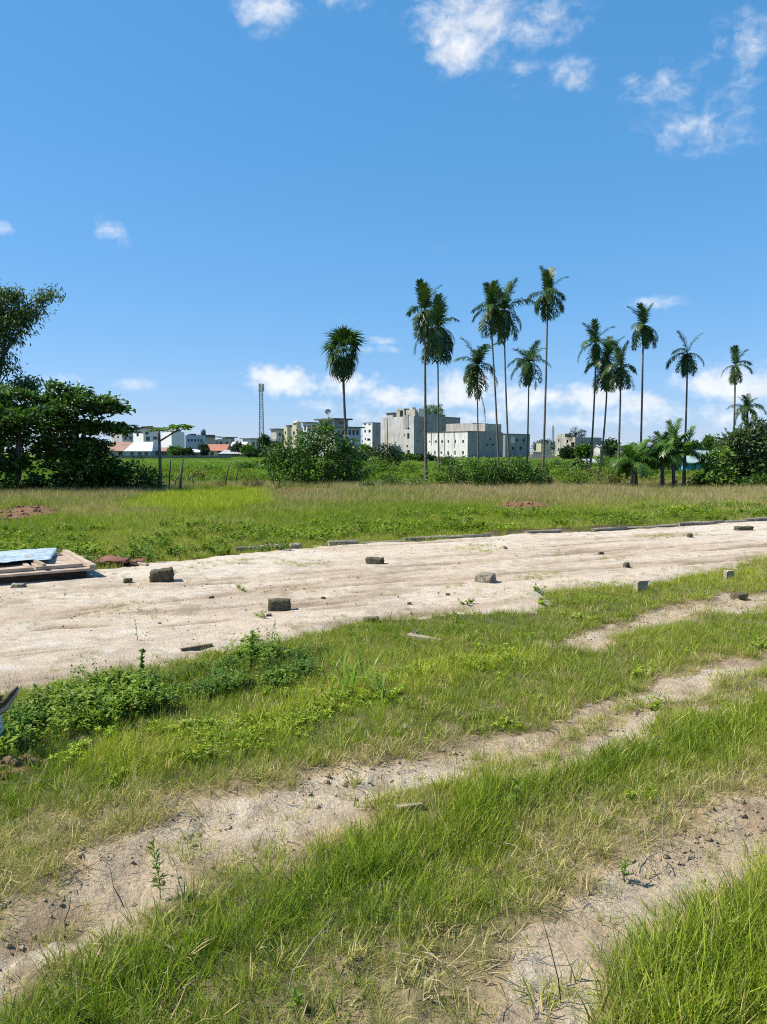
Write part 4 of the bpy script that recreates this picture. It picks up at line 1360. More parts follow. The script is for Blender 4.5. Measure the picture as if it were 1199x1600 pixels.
shrub('shrub', 'small dark shrub among the leaning palm trunks', 'shrub', 905, 742, [(902, 728, 9, 8, 22), (914, 724, 8, 10, 22), (893, 732, 8, 6, 12)], M['leaf_far'], (0.14, 0.07), 10, 0.14, 4)
shrub('shrub', 'round yellow green bush right of the banana plants', 'shrub', 1088, 765, [(1086, 755, 13, 7, 34), (1098, 752, 9, 6, 18)], M['leaf_lime'], (0.11, 0.05), 12, 0.11, 4)
shrub('shrub', 'low pale green shrubs under the dense right hand tree', 'shrub', 1180, 764, [(1172, 752, 18, 8, 34), (1190, 750, 14, 9, 28), (1215, 752, 16, 9, 26)], M['leaf_mid'], (0.11, 0.05), 12, 0.11, 4)
shrub('broadleaf_shrub', 'tall light green broad leaved shrub left of the dense tree', 'shrub', 1122, 766,
      [(1118, 724, 16, 12, 20), (1108, 742, 14, 12, 18), (1132, 740, 14, 14, 18), (1128, 712, 12, 8, 10), (1120, 755, 22, 8, 18)], M['leaf_lime'], (0.30, 0.13), 6, 0.16, 5)
# ---- dense grey green tree at the right edge
g = gnd(1168, 762)
base = Vector((g.x, g.y, gz(g.x, g.y) - 0.05))
tree = thing('dense_tree', 'dense grey green tree with glossy leaves at the right edge', 'tree', base)
dc = px_clumps([(1150, 690, 24, 12, 50), (1180, 680, 24, 12, 50), (1165, 704, 34, 14, 80), (1195, 700, 24, 20, 60), (1140, 712, 18, 14, 40), (1180, 728, 34, 16, 80), (1148, 734, 20, 14, 44),
                (1215, 735, 30, 26, 80), (1225, 690, 30, 26, 70), (1172, 748, 30, 8, 40), (1188, 668, 12, 6, 10), (1176, 662, 8, 4, 6)], base.y, base, 0.8, 1.0, 0.6)
foliage('crown', dc, tree, M['leaf_grey'], (0.20, 0.10), 11, 0.15, 0.2)
tz = at(1168, 700, base.y).z - base.z
MB().tube([(0, 0, -.1), (.05, 0, tz * .5), (0.1, 0, tz)], [.14, .11, .05], 8, wob=.08).build('trunk', M['bark'], tree, True)
limbs(tree, (0.05, 0, tz * .5), dc[:9], 0.05, M['bark'])

# ---- scrub between the meadow and the buildings
SCRUB = [(560, 742, 66, 14, 8, 'leaf_mid', 'rough green scrub behind the pale shrub'), (640, 744, 62, 16, 6, 'leaf_lime', 'low lime scrub in the open grass'), (700, 733, 80, 16, 8, 'leaf_far', 'dark scrub below the white block corner'),
         (846, 741, 62, 14, 8, 'leaf_lime', 'pale scrub behind the cut stump'), (872, 738, 70, 15, 7, 'leaf_mid', 'green scrub at the foot of the tallest palm'), (890, 752, 48, 14, 8, 'leaf_lime', 'yellowish scrub right of the cut stump'),
         (925, 756, 44, 16, 7, 'leaf_olive', 'dry scrub around the leaning palm feet'), (940, 734, 76, 18, 9, 'leaf_mid', 'bushy scrub behind the leaning palms'), (975, 735, 72, 20, 12, 'leaf_mid', 'tall scrub left of the left banana plant'),
         (1012, 742, 60, 16, 12, 'leaf_mid', 'scrub in the gap between the banana plants'), (1015, 760, 42, 12, 7, 'leaf_lime', 'low pale scrub between banana stems'), (1048, 742, 60, 16, 9, 'leaf_far', 'dark scrub behind the right banana plant'),
         (1140, 752, 48, 16, 8, 'leaf_mid', 'scrub in front of the dense tree'), (770, 741, 64, 22, 8, 'leaf_far', 'dark scrub behind the shrub belt'), (812, 738, 70, 18, 8, 'leaf_far', 'dark scrub under the long dark block'),
         (740, 742, 60, 14, 7, 'leaf_lime', 'lime scrub peeking over the shrub belt'), (330, 742, 62, 16, 4, 'leaf_lime', 'low bright scrub at the paddy edge'), (385, 738, 70, 18, 5, 'leaf_mid', 'low scrub left of the sapling'),
         (310, 757, 45, 10, 5, 'leaf_olive', 'dry scrub by the slanting branch'), (60, 765, 33, 40, 7, 'leaf_mid', 'low undergrowth between the two almond trunks')]
for (u, v, Y, rw, rh, mt, lab) in SCRUB:
    vb_ = 705 + CAM_H * FPX / Y
    shrub('scrub', lab, 'scrub', u, vb_, [(u - rw * .5, vb_ - rh * .9, rw * .6, rh * .8, 26), (u + rw * .45, vb_ - rh * .8, rw * .6, rh * .8, 26), (u, vb_ - rh * 1.3, rw * .5, rh * .8, 24), (u, vb_ - rh * .3, rw, rh * .4, 20)],
          M[mt], (0.06 + Y * .0016, 0.03 + Y * .0008), 10, 0.06 + Y * .002, 4, Y=Y, group='scrub between meadow and buildings')

# ---- roof plants
for (rp, lab, sz, mt) in ((ROOF_A, 'mass of green plants growing on the tall concrete block roof', 3.6, 'leaf_mid'), (ROOF_B, 'dark trees sprouting from the roof of the concrete ruin', 2.6, 'leaf_far')):
    b = Vector((rp[0].x, rp[0].y, rp[1]))
    root = thing('roof_plant', lab, 'plant', b)
    if sz > 3:
        cl = [((0, 0, 2.2), (2.6, 1.8, 1.6), 110), ((2.2, 1.3, 2.0), (1.8, 1.4, 1.5), 70), ((2.6, 1.8, 3.6), (0.8, 0.5, 0.4), 8), ((-1.4, -1.0, 1.5), (1.3, 1.2, 1.0), 36)]
    else:
        cl = [((-0.6, 0, 2.2), (1.5, 1.4, 1.6), 34), ((2.2, 0.5, 1.8), (1.9, 1.3, 1.4), 34), ((-1.8, -1.0, 0.8), (1.3, 1.0, 0.9), 18)]
    foliage('crown', cl, root, M[mt], (0.4, 0.2), 10, 0.3, 0.2)
    MB().tube([(0, 0, 0), (0.1, 0, 1.5)], [.12, .06], 6).tube([(2.2, .8, 0), (2.4, 1.0, 1.8)], [.1, .05], 6).build('trunk', M['bark'], root)

# ---- far trees among and behind the buildings
FAR = [(274, 714, 209, 12, 8, 'dark round tree on the boundary wall behind the papaya'), (294, 714, 209, 8, 7, 'small dark tree in front of the white curved shed'),
       (316, 714, 215, 9, 10, 'dark tree left of the red tiled house'), (372, 716, 212, 12, 12, 'dark tree right of the pink roofed shed'),
       (388, 716, 205, 9, 10, 'dark tree at the end of the boundary wall'), (416, 714, 225, 16, 20, 'tall dark tree at the foot of the lattice mast'),
       (400, 718, 190, 14, 7, 'hedge like dark tree left of the large rounded shrub'), (432, 714, 200, 12, 12, 'tree in front of the grey shophouse'),
       (571, 720, 150, 10, 12, 'dark tree between the blue grey house and tower house'), (240, 690, 300, 8, 5, 'tree top behind the white villa'),
       (852, 703, 330, 26, 8, 'line of dark trees left of the concrete ruin'), (888, 718, 150, 10, 10, 'dark tree in front of the concrete ruin'),
       (912, 722, 140, 12, 14, 'dark bushy tree at the right of the concrete ruin'), (955, 718, 170, 16, 16, 'broad tree right of the concrete ruin'),
       (985, 722, 150, 18, 13, 'tree behind the left banana plant'), (1084, 716, 140, 9, 13, 'pointed far tree above the turquoise house'),
       (1108, 712, 190, 14, 16, 'dark tall far tree behind the mint roof'), (1132, 712, 200, 14, 14, 'dark far tree left of the dense tree'),
       (1098, 718, 130, 16, 8, 'low tree behind the turquoise house'), (330, 700, 320, 16, 5, 'far tree line behind the water tank block'),
       (640, 728, 130, 16, 7, 'low bush in front of the blank concrete block'), (560, 728, 110, 14, 9, 'bush right of the large rounded shrub'),
       (665, 730, 120, 10, 6, 'low bush at the left foot of the white block'), (530, 722, 140, 26, 8, 'hedge behind the large rounded shrub'),
       (1030, 724, 140, 26, 12, 'wide tree behind the two banana plants'), (455, 722, 150, 26, 10, 'hedge before the cream shophouses')]
for i, (u, vb, Y, rw, rh, lab) in enumerate(FAR):
    vb_ = 705 + CAM_H * FPX / Y
    p = at(u, vb_, Y)
    base = Vector((p.x, Y, 0))
    root = thing('far_tree', lab, 'tree', base, 0, 'trees among the far buildings')
    s = Y / FPX
    hh = (vb_ - (vb - 2 * rh)) * s
    rr = rw * s
    cl = []
    for k in range(6):
        a = random.uniform(-1, 1)
        cl.append(((a * rr * .6, random.uniform(-.5, .5) * rr, hh * (0.62 - 0.14 * abs(a) + random.uniform(-.08, .14))), (rr * random.uniform(.4, .6), rr * .5, hh * random.uniform(.2, .3)), 26))
    cl.append(((0, 0, hh * .35), (rr * .8, rr * .7, hh * .33), 50))
    foliage('crown', cl, root, M['leaf_far'] if i % 4 else M['leaf_mid'], (0.5 + Y * 0.0012, 0.3), 8, 0.3, 0.2)
    MB().tube([(0, 0, 0), (0.1, 0, hh * .6)], [.18, .08], 6).build('trunk', M['bark'], root)


# ================================================================== PALMS
def frond_mesh(name, a0, bend, nl=24, ll=0.30, lw=0.035, droop=0.5, fold=0.2, seed=0, tip=0.55, shag=0.0):
    """a feather frond of unit length in the xz plane: rachis + leaflets"""
    rg = np.random.default_rng(seed)
    V, F, T = [], [], []
    npt = 12
    p = np.array([0.0, 0.0, 0.0])
    pts, tans = [p.copy()], []
    for i in range(npt):
        s = (i + 0.5) / npt
        a = a0 - bend * s ** 1.15
        t = np.array([math.cos(a), 0, math.sin(a)])
        tans.append(t)
        p = p + t / npt
        pts.append(p.copy())
    tans.append(tans[-1])
    pts, tans = np.array(pts), np.array(tans)
    for i in range(npt):                                  # rachis: three-sided strip
        r0, r1 = 0.014 * (1 - i / npt) + 0.003, 0.014 * (1 - (i + 1) / npt) + 0.003
        b = len(V)
        V += [pts[i] + [0, r0, 0], pts[i] + [0, -r0, 0], pts[i + 1] + [0, r1, 0], pts[i + 1] + [0, -r1, 0]]
        T += [0.6] * 4
        F += [(b, b + 1, b + 3), (b, b + 3, b + 2)]
    for k in range(nl):
        s = 0.05 + 0.95 * (k + 0.5) / nl
        x = s * npt
        i = min(int(x), npt - 1)
        c = pts[i] * (1 - (x - i)) + pts[i + 1] * (x - i)
        t = tans[i]
        nrm = np.array([-t[2], 0, t[0]])
        L = ll * (0.45 + 0.75 * math.sin(math.pi * min(1, s * 0.85 + 0.12))) * rg.uniform(0.85, 1.1)
        for sd in (-1, 1):
            d = np.array([0, sd * 0.80, 0]) + t * (tip + 0.5 * s + rg.uniform(-shag, shag)) + nrm * rg.uniform(-0.05 - shag, 0.35 + shag) * (1 - fold)
            d[2] -= droop * 0.3
            d = d / np.linalg.norm(d)
            d2 = d + np.array([0, 0, -droop]) + rg.normal(size=3) * 0.16
            d2 /= np.linalg.norm(d2)
            w = np.cross(d, nrm)
            w = w / (np.linalg.norm(w) + 1e-6) * lw * 0.5
            m_, e = c + d * L * 0.5, c + d * L * 0.5 + d2 * L * 0.5
            b = len(V)
            V += [c - w * .6, c + w * .6, m_ - w, m_ + w, e]
            T += [float(np.clip(rg.normal(0.45, 0.16), 0, 1))] * 5
            F += [(b, b + 1, b + 3), (b, b + 3, b + 2), (b + 2, b + 3, b + 4)]
    return np_mesh(name, np.array(V), np.array(F), False, {'tint': np.array(T)})


FR = {'up': [frond_mesh('frond', R(84 - 7 * k), R(26 + 16 * k), 40, 0.27, 0.026, 0.35, seed=k, shag=0.2, tip=0.75) for k in range(3)],
      'spread': [frond_mesh('frond', R(46 - 8 * k), R(85 + 14 * k), 38, 0.29, 0.026, 0.9, seed=10 + k, shag=0.2) for k in range(3)],
      'droop': [frond_mesh('frond', R(10 - 12 * k), R(88 + 4 * k), 38, 0.27, 0.026, 1.1, 0.5, seed=20 + k, shag=0.3) for k in range(3)],
      'hang': [frond_mesh('frond', R(-42 - 9 * k), R(46 - 6 * k), 36, 0.25, 0.026, 1.0, 0.1, seed=30 + k, tip=0.3, shag=0.5) for k in range(3)]}
for l_ in FR.values():
    for me in l_:
        me.materials.append(M['frond'])
FR_DRY = frond_mesh('dead_frond', R(-60), R(25), 24, 0.2, 0.05, 0.4, 0.6, seed=77)
FR_DRY.materials.append(M['frond_dry'])


def palm_trunk(root, base, pts, r0, r1, parent_name='trunk'):
    mb = MB()
    P = [Vector(p) - base for p in pts]
    out, rad = [], []
    n = 18
    for i in range(n + 1):
        t = i / n
        k = t * (len(P) - 1)
        j = min(int(k), len(P) - 2)
        f = k - j
        out.append(P[j].lerp(P[j + 1], f) if len(P) == 2 else (P[0] * (1 - t) ** 2 + P[1] * 2 * t * (1 - t) + P[2] * t * t))
        rad.append(r0 + (r1 - r0) * t + (0.035 * (1 - t) ** 12))
    mb.tube(out, rad, 8, wob=0.03)
    return mb.build('trunk', M['palm_trunk'], root, True)


def areca(label, bu, bv, tu, tv, vtop, vbot, wide, n=(4, 5, 4, 6), Y=None, seed=0, mid=0.0, r=(0.062, 0.042), bracts=False, dead=0):
    """base pixel, trunk top pixel, crown top and bottom rows, crown width in pixels"""
    rnd = random.Random(seed)
    g = gnd(bu, bv)
    Yb = g.y if Y is None else Y
    b0 = at(bu, bv, Yb)
    base = Vector((b0.x, Yb, gz(b0.x, Yb) - 0.05))
    s = Yb / FPX
    root = thing('areca_palm', label, 'palm', base, 0, 'slender areca palms')
    top = at(tu, tv, Yb)
    m_ = at((bu + tu) / 2 + mid, (bv + tv) / 2, Yb)
    palm_trunk(root, base, (base, m_, top), r[0], r[1])
    # crownshaft and heart of the crown
    H = (vbot - vtop) * s
    va = vtop + 0.50 * (vbot - vtop)
    heart = at(tu + (0.0), va, Yb)
    tl = top - base
    hl = heart - base
    MB().tube([tl - Vector((0, 0, .05)), tl.lerp(hl, .35), tl.lerp(hl, .8), hl + Vector((0, 0, .15))], [r[1] * 1.15, r[1] * 1.7, r[1] * 1.25, r[1] * .5], 8).build('crownshaft', M['banana'], root, True)
    wid = wide * s
    for kind, cnt in zip(('up', 'spread', 'droop', 'hang'), n):
        ph = rnd.uniform(0, 6.28)
        for k in range(cnt):
            azm = ph + 2 * math.pi * k / cnt + rnd.uniform(-.35, .35)
            if kind == 'up':
                L = H * rnd.uniform(0.50, 0.60)
            elif kind == 'spread':
                L = max(wid * 0.72, H * 0.46) * rnd.uniform(0.8, 1.15)
            elif kind == 'droop':
                L = max(wid * 0.78, H * 0.5) * rnd.uniform(0.7, 1.15)
            else:
                L = H * rnd.uniform(0.5, 0.62)
            me = FR[kind][rnd.randrange(3)]
            dz = {'up': .02, 'spread': .05, 'droop': .05, 'hang': .05}[kind] * H
            link('frond', me, None, root, (hl.x, hl.y, hl.z + dz), (rnd.uniform(-.12, .12), rnd.uniform(-.1, .1), azm), (L, L * 1.15, L))
    for k in range(dead):
        q = tl + Vector((0.05, -0.02, 0.05))
        link('dead_frond', FR_DRY, None, root, q, (0, 0.1, rnd.uniform(-.3, .3)), (H * .62,) * 3)
    if bracts:
        for sd in (-1, 1):
            MB().tube([tl - Vector((0, 0, .35)), tl + Vector((sd * .16, 0, .05)), tl + Vector((sd * .26, 0, .5))], [.05, .09, .02], 6).build('leaf_sheath', M['frond'], root, True)
    # a bunch of fruit stalks under the crown
    mb = MB()
    for k in range(5):
        a = rnd.uniform(0, 6.28)
        mb.tube([tl + Vector((0, 0, .02)), tl + Vector((math.cos(a) * .16, math.sin(a) * .16, .06)), tl + Vector((math.cos(a) * .26, math.sin(a) * .26, -.16))], [.02, .016, .012], 4)
    mb.build('fruit_stalk', M['frond_dry'], root)
    return root


areca('left palm of the tall pair above the blank concrete block', 666, 757, 664, 524, 446, 528, 54, (6, 2, 3, 7), seed=1, r=(0.072, 0.044))
areca('shorter drooping palm of the pair above the concrete block', 686, 744, 684.5, 560, 466, 566, 66, (4, 3, 5, 8), seed=2)
areca('short palm with a dead frond hanging from its crown', 748, 742, 746, 608, 532, 616, 56, (4, 4, 3, 4), seed=3, dead=1)
areca('left palm of the tall twin palms, trunk leaning', 780, 748, 768.5, 522, 446, 526, 56, (5, 3, 4, 7), seed=4, mid=2)
areca('right palm of the tall twin palms, wide arching fronds', 797, 746, 788.5, 528, 445, 532, 66, (4, 4, 4, 7), seed=5, mid=-2)
areca('short palm between the twin palms and the tallest palm', 824, 742, 826.5, 598, 535, 604, 52, (4, 4, 4, 5), seed=6)
areca('tallest palm of all, standing right of the white block', 848, 750, 855.5, 494, 426, 500, 56, (5, 3, 5, 7), seed=7, mid=1.5, r=(0.066, 0.042))
areca('leftmost of the four palms that lean together', 921, 748, 931, 566, 505, 572, 50, (4, 3, 3, 5), seed=8, mid=2.5)
areca('leaning palm with a forked sheath below its crown', 936, 750, 949, 600, 524, 608, 46, (4, 2, 4, 8), seed=9, mid=3, bracts=True)
areca('short full headed palm, third of the leaning palms', 965, 752, 970, 604, 541, 610, 54, (3, 2, 2, 8), seed=10, mid=1)
areca('tall palm above the left banana plant', 1000, 752, 1005, 538, 478, 544, 46, (4, 1, 4, 8), seed=11, mid=1)
areca('lone palm above the right banana plants', 1068, 752, 1074, 582, 521, 588, 56, (2, 1, 3, 8), seed=12, mid=1.5)
areca('slim palm left of the small palm at the right edge', 1144, 750, 1149, 594, 545, 600, 42, (3, 1, 3, 7), seed=13, mid=1)
areca('smallest palm, rising over the dense right hand tree', 1166, 745, 1168, 668, 618, 662, 46, (4, 6, 4, 0), seed=14, r=(0.07, 0.05))

# ---- fan palm with a round shaggy head
def fan_leaf(name, seed, n=22, stiff=0.0):
    rg = np.random.default_rng(seed)
    V, F, T = [], [], []
    b = 0
    V += [np.array([0, .012, 0]), np.array([0, -.012, 0]), np.array([.45, .01, .0]), np.array([.45, -.01, .0])]
    T += [0.5] * 4
    F += [(0, 1, 3), (0, 3, 2)]
    for k in range(n):
        a = (k - (n - 1) / 2) / (n - 1) * R(230)
        L = 0.55 * (1 - 0.25 * abs(a) / 2) * rg.uniform(.9, 1.1)
        d = np.array([math.cos(a), math.sin(a), 0.12 * math.cos(k * math.pi)])
        e1 = np.array([.45, 0, 0]) + d * L * 0.55
        e2 = e1 + (d + np.array([0, 0, -1.0 - 0.7 * rg.random() + stiff])) * L * 0.4
        w = np.cross(d, [0, 0, 1]) * 0.035
        i = len(V)
        V += [np.array([.45, 0, 0]), e1 - w, e1 + w, e2]
        T += [float(np.clip(rg.normal(.45, .2), 0, 1))] * 4
        F += [(i, i + 1, i + 2), (i + 1, i + 3, i + 2)]
    return np_mesh(name, np.array(V), np.array(F), False, {'tint': np.array(T)})


FANS = [fan_leaf('fan_leaf', 40 + k, stiff=0.4 * (k == 0)) for k in range(3)]
for me in FANS:
    me.materials.append(M['frond'])
g = gnd(546, 752)
base = Vector((g.x, g.y, gz(g.x, g.y) - .05))
s = base.y / FPX
root = thing('fan_palm', 'fan palm with a round shaggy head behind the big shrub', 'palm', base)
top = at(536, 560, base.y)
palm_trunk(root, base, (base, at(538, 660, base.y), top), 0.085, 0.06)
tl = top - base
heart = at(537, 552, base.y) - base
rnd = random.Random(5)
for k in range(38):
    t = (k + 0.5) / 38
    elv = R(82) - R(158) * t ** 0.85                     # from upright spears to a hanging skirt
    azm = k * 2.39996
    L = 40 * s * (1.12 if t < .35 else 0.95) * rnd.uniform(.75, 1.15)
    link('fan_leaf', FANS[0 if t < .3 else 1 + k % 2], None, root, heart + Vector((0, 0, .1 - .35 * t)), (0, -elv, azm), (L, L * .9, L))
for k in range(5):
    a = rnd.uniform(-.7, .5)
    MB().tube([heart, heart + Vector((a * .5, 0, .75)), heart + Vector((a * 1.3, rnd.uniform(-.2, .2), rnd.uniform(1.2, 1.55)))], [.015, .012, .006], 4).build('spear_leaf', M['frond'], root)


# ================================================================== BANANAS, PAPAYA
def banana_leaf(name, a0, bend, seed, wid=0.13, split=True):
    rg = np.random.default_rng(seed)
    V, F, T = [], [], []
    n = 12
    p = np.array([0., 0, 0])
    for i in range(n + 1):
        s = i / n
        a = a0 - bend * s ** 1.3
        t = np.array([math.cos(a), 0, math.sin(a)])
        nr = np.array([-t[2], 0, t[0]])
        w = 0.012 if s < .18 else wid * (math.sin(math.pi * min(1, (s - .16) / .86)) ** .55 + .03)
        V += [p + np.array([0, w, 0]) - nr * w * .25, p.copy(), p + np.array([0, -w, 0]) - nr * w * .25]
        T += [rg.uniform(.3, .7)] * 3
        p = p + t / n
    for i in range(n):
        b = i * 3
        for sd in ((0, 1), (1, 2)):
            if split and i > 3 and rg.random() < 0.22:
                continue
            F.append((b + sd[0], b + sd[1], b + 3 + sd[1], b + 3 + sd[0]))
    return np_mesh(name, np.array(V), np.array(F), True, {'tint': np.array(T)})


BAN = [banana_leaf('leaf', R(80 - 12 * k), R(55 + 22 * k), 50 + k) for k in range(5)]
for me in BAN:
    me.materials.append(M['banana'])


FRB = {}
for k_ in ('up', 'spread', 'droop'):
    FRB[k_] = [me.copy() for me in FR[k_]]
    for me in FRB[k_]:
        me.materials.clear()
        me.materials.append(M['banana'])


def banana(label, stems, size, seed):
    rnd = random.Random(seed)
    u0, v0 = stems[0][:2]
    g = gnd(u0, v0)
    base = Vector((g.x, g.y, gz(g.x, g.y) - .03))
    root = thing('banana_plant', label, 'banana plant', base, 0, 'banana plants on the verge')
    s = base.y / FPX
    for (u, v, vt, nl, L) in stems:
        p = at(u, v0, base.y) - base
        dy = rnd.uniform(-.2, .3)
        h = (v - vt) * s
        lean = rnd.uniform(-.1, .1)
        MB().tube([(p.x, dy, -.05), (p.x + lean * .5, dy, h * .5), (p.x + lean, dy, h)], [.085, .07, .05], 8, wob=.06).build('stem', M['palm_trunk'], root, True)
        for k in range(nl):
            a = rnd.uniform(0, 6.28) if k > 1 else (0.2 if k else 2.9)
            kind = min(4, int(k * 4.2 / nl))
            LL = L * s * rnd.uniform(.9, 1.2)
            if rnd.random() < .8:
                me = FRB['up' if kind < 1 else 'spread' if kind < 4 else 'droop'][rnd.randrange(3)]
                link('leaf', me, None, root, (p.x + lean, dy, h), (0, rnd.uniform(-.2, .2), a), (LL, LL * 1.3, LL))
            else:
                link('leaf', BAN[kind], None, root, (p.x + lean, dy, h), (rnd.uniform(-.3, .3), rnd.uniform(-.15, .15), a), (LL,) * 3)
    return root


banana('left banana plant, a single clump with spreading leaves', [(986, 766, 722, 17, 42), (998, 766, 726, 12, 38)], 1, 3)
banana('right banana plant, a tall cluster with several stems', [(1052, 765, 702, 18, 46), (1066, 765, 712, 13, 40), (1034, 764, 712, 13, 40)], 1, 4)
areca('young palm half hidden among the right banana plants', 1034, 764, 1034, 716, 678, 745, 60, (4, 6, 4, 0), seed=31, r=(0.08, 0.07))

g = gnd(251, 770)
base = Vector((g.x, g.y, gz(g.x, g.y) - .03))
s = base.y / FPX
root = thing('papaya_tree', 'thin papaya tree with two flat leafy heads', 'tree', base)
h1 = at(251, 672, base.y).z - base.z
MB().tube([(0, 0, -.05), (0.01, 0, h1 * .5), (0, 0, h1)], [.075, .06, .045], 8).build('trunk', M['bark'], root, True)
MB().tube([(0, 0, h1 * .82), (20 * s, .05, h1 * .95), (32 * s, .05, h1 * 1.02)], [.035, .03, .02], 6).build('branch', M['bark'], root, True)


def lobed_leaf(name, seed):
    V, F = [np.array([0, 0, 0.]), np.array([0, .012, 0]), np.array([.55, .012, 0]), np.array([.55, -.012, 0]), np.array([0, -.012, 0])], [(1, 2, 3), (1, 3, 4)]
    for k in range(7):
        a = (k - 3) * R(42)
        d = np.array([math.cos(a), math.sin(a), 0])
        w = np.array([-d[1], d[0], 0]) * .11
        c = np.array([.55, 0, 0])
        i = len(V)
        L = .45 - .03 * abs(k - 3)
        V += [c, c + d * L * .55 + w, c + d * L + np.array([0, 0, -.12]), c + d * L * .55 - w]
        F += [(i, i + 1, i + 2), (i, i + 2, i + 3)]
    return np_mesh(name, np.array(V), np.array(F), False, {'tint': np.random.default_rng(seed).uniform(.3, .8, len(V))})


PAP = [lobed_leaf('leaf', k) for k in range(3)]
for me in PAP:
    me.materials.append(M['papaya'])
for (cx, cz, L, n, sq) in ((0, h1, 21, 13, 1.0), (34 * s, h1 * 1.03, 27, 13, 1.0)):
    for k in range(n):
        a = k * 2.4
        link('leaf', PAP[k % 3], None, root, (cx, 0, cz), (0, R(random.uniform(-22, 6)), a), (L * s * random.uniform(.7, 1.05),) * 3)


# ================================================================== THINGS ON THE ROAD AND VERGE
def rock_mesh(name, size, rough=0.06, cuts=2, seed=0, bevel=0.18):
    """a worn block: a subdivided, rounded and chipped box centred on its foot"""
    rg = np.random.default_rng(seed)
    n = 5
    tap, slope = rg.uniform(.0, .09), rg.uniform(-.12, .12)
    V, F, ix = [], [], {}

    def vid(i, j, k):
        key = (i, j, k)
        if key not in ix:
            p = np.array([i, j, k], dtype=float) / n * 2 - 1
            q = p / max(1e-6, np.linalg.norm(p, ord=6))
            p = p * (1 - bevel) + q * bevel * 1.0
            p = p * (1 + rg.normal(0, rough, 3)) * np.array([1 - tap * (p[2] + 1), 1 - tap * (p[2] + 1), 1 + slope * p[0]])
            ix[key] = len(V)
            V.append([p[0] * size[0] / 2, p[1] * size[1] / 2, (p[2] + 1) * size[2] / 2])
        return ix[key]
    for a in range(n):
        for b in range(n):
            for (f, flip) in ((0, 0), (n, 1)):
                for q in (((a, b), (a + 1, b), (a + 1, b + 1), (a, b + 1)),):
                    t = [vid(x, y, f) for (x, y) in q]
                    F.append(t if flip else t[::-1])
                    t = [vid(x, f, y) for (x, y) in q]
                    F.append(t[::-1] if flip else t)
                    t = [vid(f, x, y) for (x, y) in q]
                    F.append(t if flip else t[::-1])
    return np_mesh(name, np.array(V), np.array(F), False)


def block(name, label, cat, u, v, wpx, hpx, dep, mat, rz=0.2, seed=0, rough=0.06, sink=0.28, tilt=0.0, group='blocks and stones lying on the road'):
    p = on_ground(u, v)
    s = p.y / FPX
    sz = (wpx * s, dep, hpx * s * 1.2)
    o = link(name, rock_mesh(name, sz, rough, seed=seed), mat, None, (p.x, p.y + dep * .4, p.z - sz[2] * sink), (tilt, tilt * .5, rz))
    return tag(o, label, cat, group)


block('stone_block', 'largest mossy concrete block on the road near the pallet', 'block', 250, 914, 38, 21, 0.20, M['block'], 0.25, 1, 0.075)
block('brick', 'dark brick lying alone in mid road', 'brick', 436, 958, 36, 18, 0.12, M['block'], 0.1, 2, 0.04)
block('brick', 'dark brick near the kerb right of the grassy tufts', 'brick', 586, 885, 28, 11, 0.12, M['block'], -0.2, 3, 0.05)
block('stone_block', 'broken pale stone on the road left of the short post', 'stone', 760, 915, 34, 16, 0.17, M['kerb'], -0.5, 4, 0.10)
block('brick', 'mossy flat brick at the near edge of the road', 'brick', 580, 972, 28, 9, 0.10, M['block'], 0.05, 5, 0.05)
block('stone', 'small dark stone just left of the largest block', 'stone', 199, 916, 13, 8, 0.08, M['block'], 0.3, 6, 0.12)
block('stone', 'small dark stone on the road above the short post', 'stone', 980, 888, 9, 7, 0.06, M['block'], 0.5, 7, 0.12)
block('brick', 'worn brick at the far right end of the road', 'brick', 1164, 831, 28, 7, 0.14, M['block'], 0.05, 8, 0.06)
block('stone', 'pale lump beside the kerb end above the road', 'stone', 461, 858, 20, 9, 0.15, M['kerb'], 0.1, 9, 0.08)
block('stone', 'small stone at the tip of the far grass patch', 'stone', 1079, 842, 8, 7, 0.08, M['block'], 0.2, 10, 0.1)
block('brick', 'brick by the small post at the right', 'brick', 1158, 934, 20, 12, 0.10, M['block'], 0.3, 11, 0.08)
for (u, v, w, h, lab) in ((505, 941, 6, 3, 'tiny dark pebble right of the lone brick'), (640, 950, 7, 4, 'tiny pebble below the pale grooves'), (700, 935, 6, 3, 'tiny pebble in mid road'),
                          (940, 868, 8, 4, 'flat pebble on the far part of the road'), (420, 968, 8, 4, 'pebble below the lone brick'), (790, 860, 10, 4, 'flat dark chip near the far grass tufts'),
                          (330, 940, 8, 4, 'pebble between the largest block and the lone brick')):
    block('pebble', lab, 'pebble', u, v, w, h, 0.04, M['block'], random.uniform(0, 3), int(u), 0.14)


def marker(label, u, vb, vt, w, seed):
    p = on_ground(u, vb)
    s = p.y / FPX
    root = thing('wooden_post', label, 'post', (p.x, p.y, p.z - .05), 0.15)
    h = (vb - vt) * s + .05
    ww = w * s
    mb = MB()
    mb.box((0, 0, h / 2), (ww, ww, h), 0, 0, 0.006)
    mb.build('shaft', M['wood_grey'], root)
    MB().box((.004, 0, h + .006), (ww * 1.12, ww * 1.1, .014), 0.1, 0, 0.004).build('cut_top', M['wood_pale'], root)
    return root


marker('short square timber post at the road edge', 1001, 926, 909, 17, 1)
marker('smaller dark post in the grass at the right', 1138, 904, 890, 11, 2)

